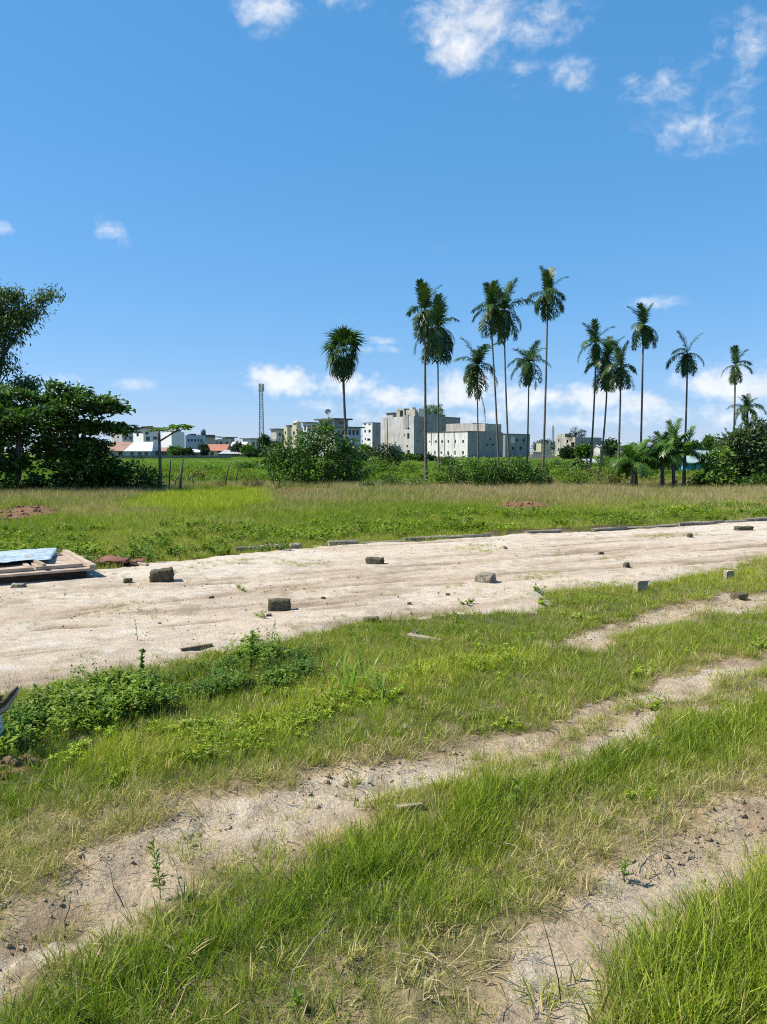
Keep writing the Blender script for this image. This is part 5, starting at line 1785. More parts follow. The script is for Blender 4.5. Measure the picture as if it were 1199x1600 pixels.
# ---- pallet of old shutters at the left
A = on_ground(20, 917)
B = on_ground(150, 906)
dirx = (B - A)
dirx.z = 0
Lp = dirx.length * 1.72
dirx.normalize()
rz = math.atan2(dirx.y, dirx.x)
org = B - dirx * Lp
pal = thing('wooden_pallet', 'weathered wooden pallet of old shutters at the road edge', 'pallet', (org.x, org.y, org.z), rz)
Dp = 1.75
hb = 0.085
for k in range(3):
    y = 0.20 + k * (Dp - 0.30) / 2
    MB().box((Lp / 2, y, hb / 2), (Lp - .16, 0.09, hb), 0, 0, .004).build('runner', M['wood_dark'], pal)
nb = 10
for k in range(nb):
    y = 0.08 + k * (Dp - .14) / (nb - 1)
    MB().box((Lp / 2 + random.uniform(-.02, .02), y, hb + .017), (Lp, 0.135, 0.03), random.uniform(-.006, .006), 0, .003).build('deck_board', M['wood_pale'], pal)
MB().box((Lp - .045, Dp / 2, hb + .055), (0.075, Dp * 1.0, 0.04), 0.02, 0, .003).build('end_rail', M['wood_pale'], pal)
zf = hb + .034
sh = thing('wooden_shutter', 'framed wooden shutter lying on the pallet, nearer its right end', 'shutter', (org.x, org.y, org.z), rz)


def shutter(root, x0, x1, y0, y1, z):
    w, d = x1 - x0, y1 - y0
    for (cx, cy, sx, sy) in ((x0 + .03, (y0 + y1) / 2, .06, d), (x1 - .03, (y0 + y1) / 2, .06, d)):
        MB().box((cx, cy, z + .022), (sx, sy, .044), 0, 0, .003).build('stile', M['wood_pale'], root)
    for cy in (y0 + .03, y1 - .03):
        MB().box(((x0 + x1) / 2, cy, z + .022), (w - .124, .06, .04), 0, 0, .003).build('rail', M['wood_pale'], root)
    n_ = 4
    for k in range(n_):
        cy = y0 + .062 + (d - .124) * (k + .5) / n_
        MB().box(((x0 + x1) / 2, cy, z + .014), (w - .124, (d - .124) / n_ - .006, .018), 0, 0, .002).build('panel_board', M['wood_pale'], root)


shutter(sh, Lp - .66, Lp - .12, .16, 1.30, zf)
sh2 = thing('wooden_shutter', 'framed wooden shutter half under the plastic sheet', 'shutter', (org.x, org.y, org.z), rz)
shutter(sh2, Lp - 1.30, Lp - .70, .14, 1.36, zf)
for (a, lab) in ((Lp - .63, 'loose stake laid across the shutters, right one'), (Lp - 1.27, 'loose stake laid across the shutters, left one')):
    o = MB().box((0, 0, 0), (0.04, 1.3, .03), 0, 0, .003).build('loose_stake', M['wood_grey'], None)
    q = org + dirx * a + Vector((-dirx.y, dirx.x, 0)) * .75
    o.location = (q.x, q.y, q.z + zf + .064)
    o.rotation_euler = (0, 0, rz + random.uniform(-.1, .1))
    tag(o, lab, 'stake')
nx, ny = 34, 18
V, F = [], []
for j in range(ny + 1):
    for i in range(nx + 1):
        x = Lp - 2.0 + i / nx * 1.86 - 0.30 * (1 - j / ny) * (i / nx) - 0.12 * (j / ny) * max(0, i / nx - .8)
        y = .52 + j / ny * 1.26 + .05 * math.sin(i * .5)
        z = zf + .082 + .028 * float(fbm(np.array([x * 3.]), np.array([y * 3.]), 7, 3)[0]) * 2 + .02 * math.sin(x * 9 + y * 4) * .3
        if j == ny:
            z -= .05
        V.append((x, y, z))
for j in range(ny):
    for i in range(nx):
        b = j * (nx + 1) + i
        F.append((b, b + 1, b + nx + 2, b + nx + 1))
me = np_mesh('plastic_sheet', np.array(V), np.array(F), True)
o = link('plastic_sheet', me, M['plastic'], None, org, (0, 0, rz))
md = o.modifiers.new('thickness', 'SOLIDIFY')
md.thickness = 0.004
tag(o, 'crumpled pale blue plastic sheet draped over the pallet', 'plastic sheet')

# ---- scrap behind the pallet
def bent_sheet(name, label, u, v, L, Wd, mat, rz, amp, seed, lift=.05, cat='scrap'):
    p = on_ground(u, v)
    V, F = [], []
    nx, ny = 16, 8
    rg = np.random.default_rng(seed)
    for j in range(ny + 1):
        for i in range(nx + 1):
            x, y = (i / nx - .5) * L, (j / ny - .5) * Wd
            x += .03 * math.sin(j * 1.7 + seed)
            y += .03 * math.sin(i * 1.1 + seed)
            z = lift + amp * float(fbm(np.array([x * 4. + seed]), np.array([y * 4.]), seed, 3)[0]) * 2 + .3 * amp * math.sin(x * 14)
            V.append((x, y, max(.012, z)))
    for j in range(ny):
        for i in range(nx):
            b = j * (nx + 1) + i
            F.append((b, b + 1, b + nx + 2, b + nx + 1))
    o = link(name, np_mesh(name, np.array(V), np.array(F), True), mat, None, p, (0, 0, rz))
    md = o.modifiers.new('thickness', 'SOLIDIFY')
    md.thickness = .012
    return tag(o, label, cat)


bent_sheet('rusted_sheet', 'warped rusty brown sheet behind the pallet', 165, 884, .62, .45, M['rust'], .2, .06, 3, .09)
bent_sheet('rusted_sheet', 'curled dark brown scrap sheet right of the rusty sheet', 203, 885, .34, .3, M['rust'], -.4, .07, 5, .07)
for (u, v, L, w, r_, mt, lab) in ((212, 873, .62, .09, .06, 'wood_grey', 'pale plank half sunk in grass behind the scrap'), (218, 887, .3, .06, -.5, 'wood_pale', 'short pale offcut beside the curled scrap'),
                                 (140, 874, .35, .12, .15, 'wood_pale', 'pale board lying behind the pallet'), (118, 918, .0, .0, 0, None, None),
                                 (642, 994, .22, .05, .9, 'wood_dark', 'dark stick crossing under the grey plank'), (664, 1000, .30, .055, -.45, 'wood_grey', 'grey broken plank lying in the verge grass'),
                                 (308, 1017, .26, .025, .55, 'bark', 'thin dark branch lying on the road edge'), (640, 1264, .12, .03, .35, 'wood_grey', 'short chip of wood in the wheel track'),
                                 (38, 1228, .26, .010, .15, 'bark', 'thin dark root across the brown soil patch')):
    if not mt:
        continue
    p = on_ground(u, v)
    th = min(w, .035)
    o = MB().box((0, 0, th / 2), (L, w, th), 0, 0, w * .12).build('plank' if w > .04 else 'stick', M[mt], None, loc=(p.x, p.y, p.z + .004), rot=(0, random.uniform(-.06, .06), r_))
    tag(o, lab, 'plank' if w > .04 else 'stick')
block('stone', 'flat pale stone under the near corner of the pallet', 'stone', 26, 922, 22, 6, .12, M['kerb'], .2, 31, .08)

# ---- limewashed stump with broken branches at the left edge
p = on_ground(-14, 1182)
root = thing('tree_stump', 'limewashed stump with broken dry branches at the left edge', 'stump', p)
s = p.y / FPX
P_ = lambda u, v: Vector(((u + 14) * s, 0, (1182 - v) * s))
MB().tube([P_(-14, 1190), P_(-11, 1165), P_(-9, 1140), P_(-8, 1112)], [.066, .060, .048, .034], 12, wob=.06).build('trunk', M['limewash'], root, True)
MB().tube([P_(-8, 1112), P_(0, 1098), P_(12, 1095), P_(24, 1080), P_(34, 1070)], [.034, .026, .018, .014, .006], 7, wob=.15).build('branch', M['wood_dark'], root, True)
MB().tube([P_(-8, 1110), P_(-3, 1095), P_(8, 1084)], [.026, .016, .006], 6, wob=.15).build('branch', M['wood_dark'], root, True)
MB().tube([P_(2, 1110), P_(14, 1105), P_(28, 1085), P_(36, 1071)], [.02, .014, .010, .005], 6, wob=.2).build('branch', M['wood_grey'], root, True)

# ---- stakes and dead wood by the paddy
def stake(name, label, pts, r, mat='bark', cat='stake', Y=None, group=None):
    u, v = pts[0]
    g = gnd(u, v) if Y is None else Vector((at(u, v, Y).x, Y, 0))
    base = Vector((g.x, g.y, gz(g.x, g.y) - .05))
    P = [at(a, b, base.y) - base for (a, b) in pts]
    P[0].z = -.05
    o = MB().tube(P, [r * (1 - .35 * i / (len(P) - 1)) for i in range(len(P))], 7, wob=.08).build(name, M[mat], None, True, loc=base)
    return tag(o, label, cat, group)


stake('fence_stake', 'thin upright stake right of the papaya trunk', [(264, 766), (265.5, 742), (267, 719)], .035)
stake('fence_stake', 'thick dark leaning stake beside the thin stake', [(281, 772), (283, 745), (286, 717)], .055)
stake('fence_stake', 'short forked stick leaning on the thick stake', [(272, 765), (275, 750), (281, 740)], .03)
stake('fallen_branch', 'dead branch slanting up from the thick stake', [(283, 758), (292, 750), (300, 744), (307, 742)], .05)
stake('fallen_branch', 'bent prop under the slanting dead branch', [(303, 761), (302, 752), (299, 746)], .045)
stake('fence_stake', 'leaning stake with dead growth at its foot', [(351, 764), (354, 746), (358, 724)], .04)
stake('fence_stake', 'curved bare stick right of the leaning stake', [(367, 760), (370, 745), (372, 738), (371, 727)], .035)
stake('fence_stake', 'low rail stub between the stakes', [(265, 758), (272, 751), (279, 747)], .03)
stake('tree_stub', 'dark cut stump standing in the grass right of the shrub belt', [(860, 764), (860, 750), (860, 743)], .13, cat='stump')
stake('fence_stake', 'small dry stick beside the dried up shrub', [(410, 764), (410, 757), (411, 750)], .03)


# ================================================================== WEEDS THAT STAND OUT
def strap_leaf(name, a0, bend, seed, w=0.022, n=8):
    V, F, T = [], [], []
    rg = np.random.default_rng(seed)
    p = np.array([0., 0, 0])
    tt = rg.uniform(.4, .9)
    for i in range(n + 1):
        s = i / n
        a = a0 - bend * s ** 1.7
        t = np.array([math.cos(a), 0, math.sin(a)])
        ww = w * (0.5 + 1.2 * s if s < .4 else 1 * (1 - (s - .4) / .6) ** .7 + .02)
        V += [p + [0, ww, 0], p - [0, ww, 0]]
        T += [tt] * 2
        p = p + t / n
        if i < n:
            b = 2 * i
            F.append((b, b + 1, b + 3, b + 2))
    return np_mesh(name, np.array(V), np.array(F), True, {'tint': np.array(T)})


M['strap'] = leaf_mat('long_grass_leaf', (0.10, 0.20, 0.03), (0.19, 0.30, 0.05), (0.33, 0.40, 0.12), .45, .4, .5)
STRAP = [strap_leaf('leaf', R(82 - 7 * k), R(70 + 18 * k), k) for k in range(6)]
for me in STRAP:
    me.materials.append(M['strap'])
for (u, v, n, hpx, lab) in ((545, 1082, 12, 62, 'clump of long arching pale leaves above the lime weeds'), (600, 1090, 11, 58, 'clump of long arching leaves right of the first clump'),
                            (515, 1062, 8, 46, 'small clump of long leaves beside the dark weeds'), (640, 1062, 7, 40, 'thin clump of long leaves near the broken plank'),
                            (570, 1066, 8, 50, 'clump of long leaves between the two bright clumps')):
    p = on_ground(u, v)
    s = p.y / FPX
    root = thing('tall_grass', lab, 'grass clump', p, 0, 'clumps of long leaved grass')
    for k in range(n):
        L = hpx * s * random.uniform(1.0, 1.7)
        link('leaf', STRAP[random.randrange(6)], None, root, (random.uniform(-.05, .05), random.uniform(-.05, .05), 0), (random.uniform(-.2, .2), random.uniform(-.1, .1), random.uniform(0, 6.28)), (L, L, L))


def weed(label, u, v, hpx, leafs=30, lean=0.0, mat='leaf_mid', leaf=(.045, .018), thick=.006):
    p = on_ground(u, v)
    s = p.y / FPX
    h = hpx * s
    root = thing('weed', label, 'weed', p)
    pts = [Vector((lean * h * t * t, random.uniform(-.01, .01), h * t)) for t in (0, .25, .5, .75, 1)]
    MB().tube(pts, [thick, thick * .9, thick * .7, thick * .5, thick * .25], 5).build('stem', M['bark'] if thick > .01 else M[mat], root)
    ts = np.linspace(.18, 1, leafs)
    C = np.array([[lean * h * t * t, 0, h * t] for t in ts])
    D = RNG.normal(size=(leafs, 3))
    D[:, 2] = np.abs(D[:, 2]) * .5 + .25
    D /= np.linalg.norm(D, axis=1, keepdims=True)
    Ls = leaf[0] * RNG.uniform(.6, 1.3, leafs)
    link('foliage', leaves_mesh('foliage', C, D, Ls, Ls * leaf[1] / leaf[0], RNG.uniform(.2, .9, leafs), RNG), M[mat], root)


weed('thick cut stem overgrown with leaves at the road edge', 222, 1066, 56, 110, .02, 'leaf_lime', (.026, .017), .009)
weed('tall leafy weed rising above the dark weed patch', 392, 1052, 70, 100, .05, 'leaf_lime', (.028, .017), .004)
weed('thin upright weed in the near wheel track', 250, 1400, 92, 70, -.10, 'leaf_lime', (.036, .006), .002)
weed('spindly weed with few leaves on the road', 425, 1010, 40, 14, .1, 'leaf_lime', (.03, .01), .003)
weed('spindly weed on the road near the thin branch', 215, 1005, 34, 14, -.1, 'leaf_lime', (.03, .01), .003)
weed('broad leaved weed in the middle grass strip', 806, 1262, 40, 10, .1, 'leaf_lime', (.07, .03), .004)
weed('small weed standing in the second wheel track', 975, 1360, 34, 30, .1, 'leaf_lime', (.03, .008), .002)
weed('pair leaved weed at the foot of the dry patch', 462, 1580, 26, 12, .1, 'leaf_lime', (.035, .016), .002)
for k, (u, v, hp, lean) in enumerate(((100, 1440, 60, .15), (290, 1460, 120, -.1), (190, 1400, 70, -.3), (1032, 1330, 100, .05), (450, 1560, 150, .5), (880, 1560, 170, -.25), (1120, 1400, 90, .3))):
    labs = ['bare dark stalk standing in the near wheel track', 'tall thin stalk at the edge of the middle grass', 'bent dark stalk beside the small hole', 'pale dry stalk standing beside the second track',
            'long dry stem arching over the dry patch', 'long dark stem lying toward the second track', 'thin stalk over the tall right hand grass']
    p = on_ground(u, v)
    s = p.y / FPX
    h = hp * s
    pts = [Vector((lean * h * t ** 1.6 + random.uniform(-.006, .006), random.uniform(-.02, .02), h * t * (1 - .12 * t * abs(lean)))) for t in (0, .3, .6, 1)]
    o = MB().tube(pts, [.0022, .002, .0016, .0008], 5).build('dry_stalk', M['wood_grey' if k in (3, 4, 1, 6) else 'wood_dark'], None, loc=p)
    tag(o, labs[k], 'stalk')


# ================================================================== GRASS AND GROUND COVER (stuff)
def tuft(name, n, hgt, rad, w, bend, seed, mat, segs=3, lean=0.25):
    rg = np.random.default_rng(seed)
    V, F, Hh, T = [], [], [], []
    for k in range(n):
        a = rg.uniform(0, 6.283)
        r = rad * math.sqrt(rg.random())
        p = np.array([r * math.cos(a), r * math.sin(a), -0.01])
        b = rg.uniform(0, 6.283)
        dirn = np.array([math.cos(b), math.sin(b), 0]) * 0.6 + np.array([math.cos(a), math.sin(a), 0]) * 0.5
        h = hgt * rg.uniform(0.45, 1.15)
        bn = bend * rg.uniform(0.3, 1.6)
        ln = lean * rg.uniform(0.2, 1.6)
        side = np.array([-dirn[1], dirn[0], 0])
        side = side / (np.linalg.norm(side) + 1e-6)
        side = side * math.cos(.8) + np.array([dirn[0], dirn[1], 0]) * math.sin(rg.uniform(-.8, .8))
        ww = w * rg.uniform(0.6, 1.3)
        tn = rg.random()
        i0 = len(V)
        for i in range(segs + 1):
            t = i / segs
            c = p + np.array([0, 0, h * (t - 0.25 * bn * t * t)]) + dirn * h * (ln * t + bn * t * t)
            if i < segs:
                q = ww * (1 - 0.55 * t)
                V += [c - side * q / 2, c + side * q / 2]
                Hh += [t, t]
                T += [tn, tn]
            else:
                V.append(c)
                Hh.append(1.0)
                T.append(tn)
        for i in range(segs - 1):
            b_ = i0 + 2 * i
            F += [(b_, b_ + 1, b_ + 3), (b_, b_ + 3, b_ + 2)]
        b_ = i0 + 2 * (segs - 1)
        F.append((b_, b_ + 1, b_ + 2))
    me = np_mesh(name, np.array(V), np.array(F), False, {'h': np.array(Hh), 'tint': np.array(T)})
    me.materials.append(mat)
    return me


def herb(name, n, hgt, rad, leaf, seed, mat, stems=5):
    """broad-leaved weed: a few stems with small oval leaves"""
    rg = np.random.default_rng(seed)
    V, F, Hh, T = [], [], [], []
    for st in range(stems):
        a = rg.uniform(0, 6.283)
        r = rad * math.sqrt(rg.random())
        b0 = np.array([r * math.cos(a) * .5, r * math.sin(a) * .5, 0])
        e = np.array([r * math.cos(a) * 1.3, r * math.sin(a) * 1.3, hgt * rg.uniform(.6, 1.1)])
        i = len(V)
        sd = np.array([-math.sin(a), math.cos(a), 0]) * .002
        V += [b0 - sd, b0 + sd, e]
        Hh += [.3, .3, .8]
        T += [.5] * 3
        F.append((i, i + 1, i + 2))
        for k in range(n):
            t = rg.uniform(.15, 1.05)
            c = b0 * (1 - t) + e * t + rg.normal(size=3) * .006
            d = rg.normal(size=3)
            d[2] = abs(d[2]) * .4 + .1
            d /= np.linalg.norm(d)
            L = leaf * rg.uniform(.6, 1.3)
            s = np.cross(d, [0, 0, 1.0])
            s /= np.linalg.norm(s) + 1e-6
            nn = np.cross(s, d)
            i = len(V)
            V += [c, c + d * L * .5 + s * L * .3 + nn * L * .08, c + d * L - nn * L * .15, c + d * L * .5 - s * L * .3 + nn * L * .08]
            Hh += [.8] * 4
            T += [rg.random()] * 4
            F += [(i, i + 1, i + 2), (i, i + 2, i + 3)]
    me = np_mesh(name, np.array(V), np.array(F), False, {'h': np.array(Hh), 'tint': np.array(T)})
    me.materials.append(mat)
    return me


def litter(name, n, rad, L, w, seed, mat):
    """straw lying flat and tangled"""
    rg = np.random.default_rng(seed)
    V, F, Hh, T = [], [], [], []
    for k in range(n):
        a = rg.uniform(0, 6.283)
        c = np.array([rg.normal() * rad * .5, rg.normal() * rad * .5, rg.uniform(.002, .03)])
        d = np.array([math.cos(a), math.sin(a), rg.uniform(-.15, .3)])
        s = np.array([-d[1], d[0], rg.uniform(-.5, .5)]) * w * .5
        l = L * rg.uniform(.4, 1.3)
        c2 = c + d * l * .5 + np.array([0, 0, rg.uniform(0, .02)])
        d2 = d + rg.normal(size=3) * .35
        c3 = c2 + d2 * l * .5
        c3[2] = max(c3[2], .001)
        i = len(V)
        V += [c - s, c + s, c2 - s, c2 + s, c3]
        Hh += [.9] * 5
        T += [rg.random()] * 5
        F += [(i, i + 1, i + 3), (i, i + 3, i + 2), (i + 2, i + 3, i + 4)]
    me = np_mesh(name, np.array(V), np.array(F), False, {'h': np.array(Hh), 'tint': np.array(T)})
    me.materials.append(mat)
    return me


def clod_mesh(name, seed, mat):
    me = rock_mesh(name, (1, 1, .7), 0.13, seed=seed, bevel=.9)
    me.materials.append(mat)
    return me


def scatter(name, protos, x, y, z, scl, pick, dry, hue, label, cat, tilt=0.15, rng=RNG):
    src = bpy.data.collections.new(name + '_source')
    for k, me in enumerate(protos):
        ob = bpy.data.objects.new('%s_source_%02d' % (name, k), me)
        src.objects.link(ob)
    n = len(x)
    me = bpy.data.meshes.new(name)
    me.vertices.add(n)
    me.vertices.foreach_set('co', np.stack([x, y, z], 1).astype(np.float32).ravel())
    for an, tp, arr in (('scl', 'FLOAT', scl), ('dry', 'FLOAT', dry), ('hue', 'FLOAT', hue)):
        me.attributes.new(an, tp, 'POINT').data.foreach_set('value', np.clip(arr, 0, 100).astype(np.float32))
    me.attributes.new('pick', 'INT', 'POINT').data.foreach_set('value', pick.astype(np.int32))
    rot = np.stack([rng.normal(0, tilt, n), rng.normal(0, tilt, n), rng.uniform(0, 6.283, n)], 1)
    me.attributes.new('rot', 'FLOAT_VECTOR', 'POINT').data.foreach_set('vector', rot.astype(np.float32).ravel())
    me.update()
    o = link(name, me)
    tag(o, label, cat, kind='stuff')
    ng = bpy.data.node_groups.new(name + '_scatter', 'GeometryNodeTree')
    ng.interface.new_socket('Geometry', in_out='INPUT', socket_type='NodeSocketGeometry')
    ng.interface.new_socket('Geometry', in_out='OUTPUT', socket_type='NodeSocketGeometry')
    gi, go = ng.nodes.new('NodeGroupInput'), ng.nodes.new('NodeGroupOutput')
    ip = ng.nodes.new('GeometryNodeInstanceOnPoints')
    ci = ng.nodes.new('GeometryNodeCollectionInfo')
    ci.inputs['Collection'].default_value = src
    ci.inputs['Separate Children'].default_value = True
    ci.inputs['Reset Children'].default_value = True
    ip.inputs['Pick Instance'].default_value = True

    def named(an, tp):
        q = ng.nodes.new('GeometryNodeInputNamedAttribute')
        q.data_type = tp
        q.inputs['Name'].default_value = an
        return q.outputs['Attribute']
    er = ng.nodes.new('FunctionNodeEulerToRotation')
    L_ = ng.links.new
    L_(gi.outputs[0], ip.inputs['Points'])
    L_(ci.outputs[0], ip.inputs['Instance'])
    L_(named('pick', 'INT'), ip.inputs['Instance Index'])
    L_(named('rot', 'FLOAT_VECTOR'), er.inputs[0])
    L_(er.outputs[0], ip.inputs['Rotation'])
    L_(named('scl', 'FLOAT'), ip.inputs['Scale'])
    L_(ip.outputs[0], go.inputs[0])
    md = o.modifiers.new('scatter', 'NODES')
    md.node_group = ng
    return o


def sprinkle(y0, y1, dens, rng=RNG, k=0.56, pad=1.6):
    """random points over the wedge of land in and a little beyond the view"""
    area = k * (y1 ** 2 - y0 ** 2) + 2 * pad * (y1 - y0)
    n = int(area * dens)
    y = np.sqrt(rng.uniform(0, 1, n * 2) * ((y1 + pad) ** 2 - y0 ** 2) + y0 ** 2)
    y = y[y < y1][:n]
    hw = k * y + pad
    x = rng.uniform(-1, 1, len(y)) * hw
    return x, y


def surf(x, y, rg):
    h = height(x, y, rg)
    return h + np.clip(np.maximum(np.clip(rg['road'] * .16, -1, .03), np.clip(rg['rut'] * .14, -1, .018)), 0, 1)


G_SHORT = [tuft('grass_tuft', 26, .10, .05, .0042, .35, 100 + k, M['grass']) for k in range(5)]
G_TALL = [tuft('grass_tuft', 24, .17, .05, .0046, .40, 110 + k, M['grass']) for k in range(5)]
G_WIRE = [tuft('grass_tuft', 20, .12, .07, .0026, .9, 120 + k, M['grass'], lean=.6) for k in range(4)]
G_BROAD = [tuft('grass_tuft', 14, .12, .05, .0095, .55, 130 + k, M['grass'], lean=.45) for k in range(4)] + [tuft('grass_tuft', 9, .30, .04, .0028, .25, 140 + k, M['seed'], lean=.2) for k in range(2)]
G_ALL = G_SHORT + G_TALL + G_WIRE + G_BROAD

# ---------------------------------------------------------------- near turf, 1.4 - 14 m
xs, ys = [], []
for (a, b, d) in ((1.3, 4, 1300), (4, 7, 1000), (7, 10, 560), (10, 14.5, 330)):
    x_, y_ = sprinkle(a, b, d)
    xs.append(x_)
    ys.append(y_)
x, y = np.concatenate(xs), np.concatenate(ys)
rg = regions(x, y)
lime = sdpoly(P_LIME, *warp(x, y, .3, 1.3, 15))
hedge = sdpoly(P_HEDGE, *warp(x, y, .15, 2.0, 16))
tall = sdpoly(P_TALL, *warp(x, y, .12, 2.5, 17))
mid = sdpoly(P_MID, *warp(x, y, .2, 2.0, 18))
n_big = fbm(x * .9, y * .9, 201, 3)
n_fine = fbm(x * 5.0, y * 5.0, 202, 3)
P_TUFT = [gpoly(q) for q in ([(705, 862), (760, 852), (800, 860), (750, 868)], [(430, 884), (480, 876), (520, 882), (470, 890)], [(790, 905), (850, 896), (900, 904), (840, 912)],
          [(845, 950), (900, 915), (990, 912), (960, 940)], [(970, 838), (1040, 832), (1090, 838), (1030, 844)], [(500, 975), (540, 966), (580, 974), (540, 982)], [(250, 905), (300, 884), (420, 872), (380, 884), (290, 900)])]
tuft_sd = np.maximum.reduce([sdpoly(q, *warp(x, y, .12, 3.0, 19)) for q in P_TUFT])
dens = 0.95 + .9 * n_fine + .3 * n_big
dens = dens * (1 - sstep(-.16, .03, rg['rut']) * .97)
dens = np.where(rg['rut'] > .02, .03 + .5 * sstep(.12, .3, n_fine), dens)
dens = dens * (1 - .10 * sstep(-.10, .15, rg['dry']))
dens = dens * (1 - sstep(-.05, .12, rg['road']))
road_patch = (rg['road'] > .1) & (fbm(x * .8, y * .8, 205, 3) > .17) & (n_fine > .0)
dens = np.where(road_patch, .12, dens)
dens = np.where((rg['road'] > .05) & (rg['road'] < .55) & (n_fine > .1), np.maximum(dens, .10), dens)
dens = np.where((rg['road'] > -.05) & (tuft_sd > 0), .45 + n_fine, dens)
dens = dens * (1 - .93 * sstep(-.05, .05, rg['brown']))
dens = np.maximum(dens, sstep(-.05, .10, rg['dry']) * sstep(-.02, -.10, rg['rut']) * (.85 + .6 * n_fine))
dens = np.maximum(dens, sstep(-.02, .12, tall) * .98)
dens = np.maximum(dens, sstep(-.02, .18, mid) * (.86 + .9 * n_fine))
keep = RNG.random(len(x)) < dens
sub = lambda *a: [q[keep] for q in a]
x, y, lime, hedge, tall, mid, n_big, n_fine = sub(x, y, lime, hedge, tall, mid, n_big, n_fine)
rg = {k: v[keep] for k, v in rg.items()}
n = len(x)
u = RNG.random(n)
tallness = np.clip(sstep(-.05, .12, tall) * .95 + sstep(-.05, .2, mid) * (.42 + n_big) + sstep(-.1, .2, lime) * .30 + .10 + n_big * .5, 0, 1)
wire = np.clip(.10 + .5 * sstep(-.2, .1, rg['dry']), 0, 1)
pick = np.where(u < tallness, 5 + RNG.integers(0, 5, n), np.where(u < tallness + wire * (1 - tallness), 10 + RNG.integers(0, 4, n), RNG.integers(0, 5, n)))
odd = RNG.random(n)
pick = np.where(odd < .16, 14 + RNG.integers(0, 4, n), np.where(odd < .20, 18 + RNG.integers(0, 2, n), np.where(odd < .28, 10 + RNG.integers(0, 4, n), pick)))
dry = np.clip(.14 + .45 * (RNG.random(n) < .16) + .34 * sstep(-.25, .12, rg['dry']) + .22 * sstep(-.22, .02, rg['rut']) + n_big * .35 - .22 * sstep(0, .2, mid) - .10 * sstep(0, .2, tall) + RNG.normal(0, .10, n), 0, 1)
hue = np.clip(.50 + .9 * n_big + .75 * sstep(-.1, .2, lime) - .18 * sstep(0, .2, mid) + .12 * sstep(0, .2, tall) + .25 * sstep(7, 11, y) * (y < 14) + RNG.normal(0, .14, n), 0, 1)
scl = RNG.uniform(.62, 1.12, n) * (1 + .25 * sstep(0, .25, tall) + .10 * sstep(0, .3, mid)) * (1 - .08 * sstep(-.2, .1, rg['dry'])) * (1 + y * .012) * (.70 + .13 * sstep(-.05, .2, mid) + .22 * sstep(-.05, .15, tall) + .12 * sstep(0, .2, lime))
scl = np.where(rg['road'] > .0, scl * .6, scl)
z = surf(x, y, rg) - .004
scatter('grass', G_ALL, x, y, z, scl, pick, dry, hue, 'green and yellowing turf covering the foreground verge', 'grass', tilt=.26)

# ---------------------------------------------------------------- straw litter and clods on worn ground
LIT = [litter('straw', 16, .14, .09, .003, 300 + k, M['straw']) for k in range(4)]
xs, ys = [], []
for (a, b, d) in ((1.3, 5, 85), (5, 12, 40)):
    x_, y_ = sprinkle(a, b, d)
    xs.append(x_)
    ys.append(y_)
x, y = np.concatenate(xs), np.concatenate(ys)
rg = regions(x, y)
p = .06 + .55 * sstep(-.2, .1, rg['dry']) + .10 * sstep(-.25, -.02, rg['rut'])
p = p * (1 - .8 * sstep(-.02, .08, rg['rut']))
p = p * (1 - sstep(-.1, .1, rg['road']))
keep = RNG.random(len(x)) < p
x, y = x[keep], y[keep]
rg = {k: v[keep] for k, v in rg.items()}
n = len(x)
scatter('straw_litter', LIT, x, y, surf(x, y, rg) + .002, RNG.uniform(.6, 1.2, n), RNG.integers(0, 4, n), RNG.uniform(0, .4, n), RNG.random(n), 'dry straw lying tangled on the worn turf', 'straw')

CL = [clod_mesh('clod', 400 + k, M['clod']) for k in range(5)]
xs, ys = [], []
for (a, b, d) in ((1.3, 5, 1100), (5, 9, 520), (9, 18, 150), (18, 32, 24)):
    x_, y_ = sprinkle(a, b, d)
    xs.append(x_)
    ys.append(y_)
x, y = np.concatenate(xs), np.concatenate(ys)
rg = regions(x, y)
nf = fbm(x * 2.5, y * 2.5, 211, 3)
p = .03 + .5 * sstep(-.14, .02, rg['rut']) * sstep(-.08, .2, nf) + .45 * sstep(-.1, .1, rg['dry']) * sstep(0, .2, nf) + .95 * sstep(-.05, .05, rg['brown']) + .30 * (rg['road'] > .05) * sstep(-.05, .2, nf)
keep = RNG.random(len(x)) < p
x, y = x[keep], y[keep]
rg = {k: v[keep] for k, v in rg.items()}
n = len(x)
br = sstep(-.05, .05, rg['brown'])
scl = np.exp(RNG.normal(-5.0, .6, n)) * np.where(rg['road'] > 0, .62, 1) * (1 + 1.9 * br) * (1 + .04 * np.maximum(y - 5, 0))
scl = np.minimum(scl, .035 + .004 * y)
scatter('soil_clods', CL, x, y, surf(x, y, rg) - scl * .15, scl, RNG.integers(0, 5, n), RNG.random(n), np.where(br > .5, RNG.uniform(.75, 1, n), np.where(rg['road'] > 0, RNG.random(n) * .6, RNG.random(n) ** 2.2 * .62)),
        'crumbs of soil and small stones on the worn tracks', 'soil', tilt=.5)

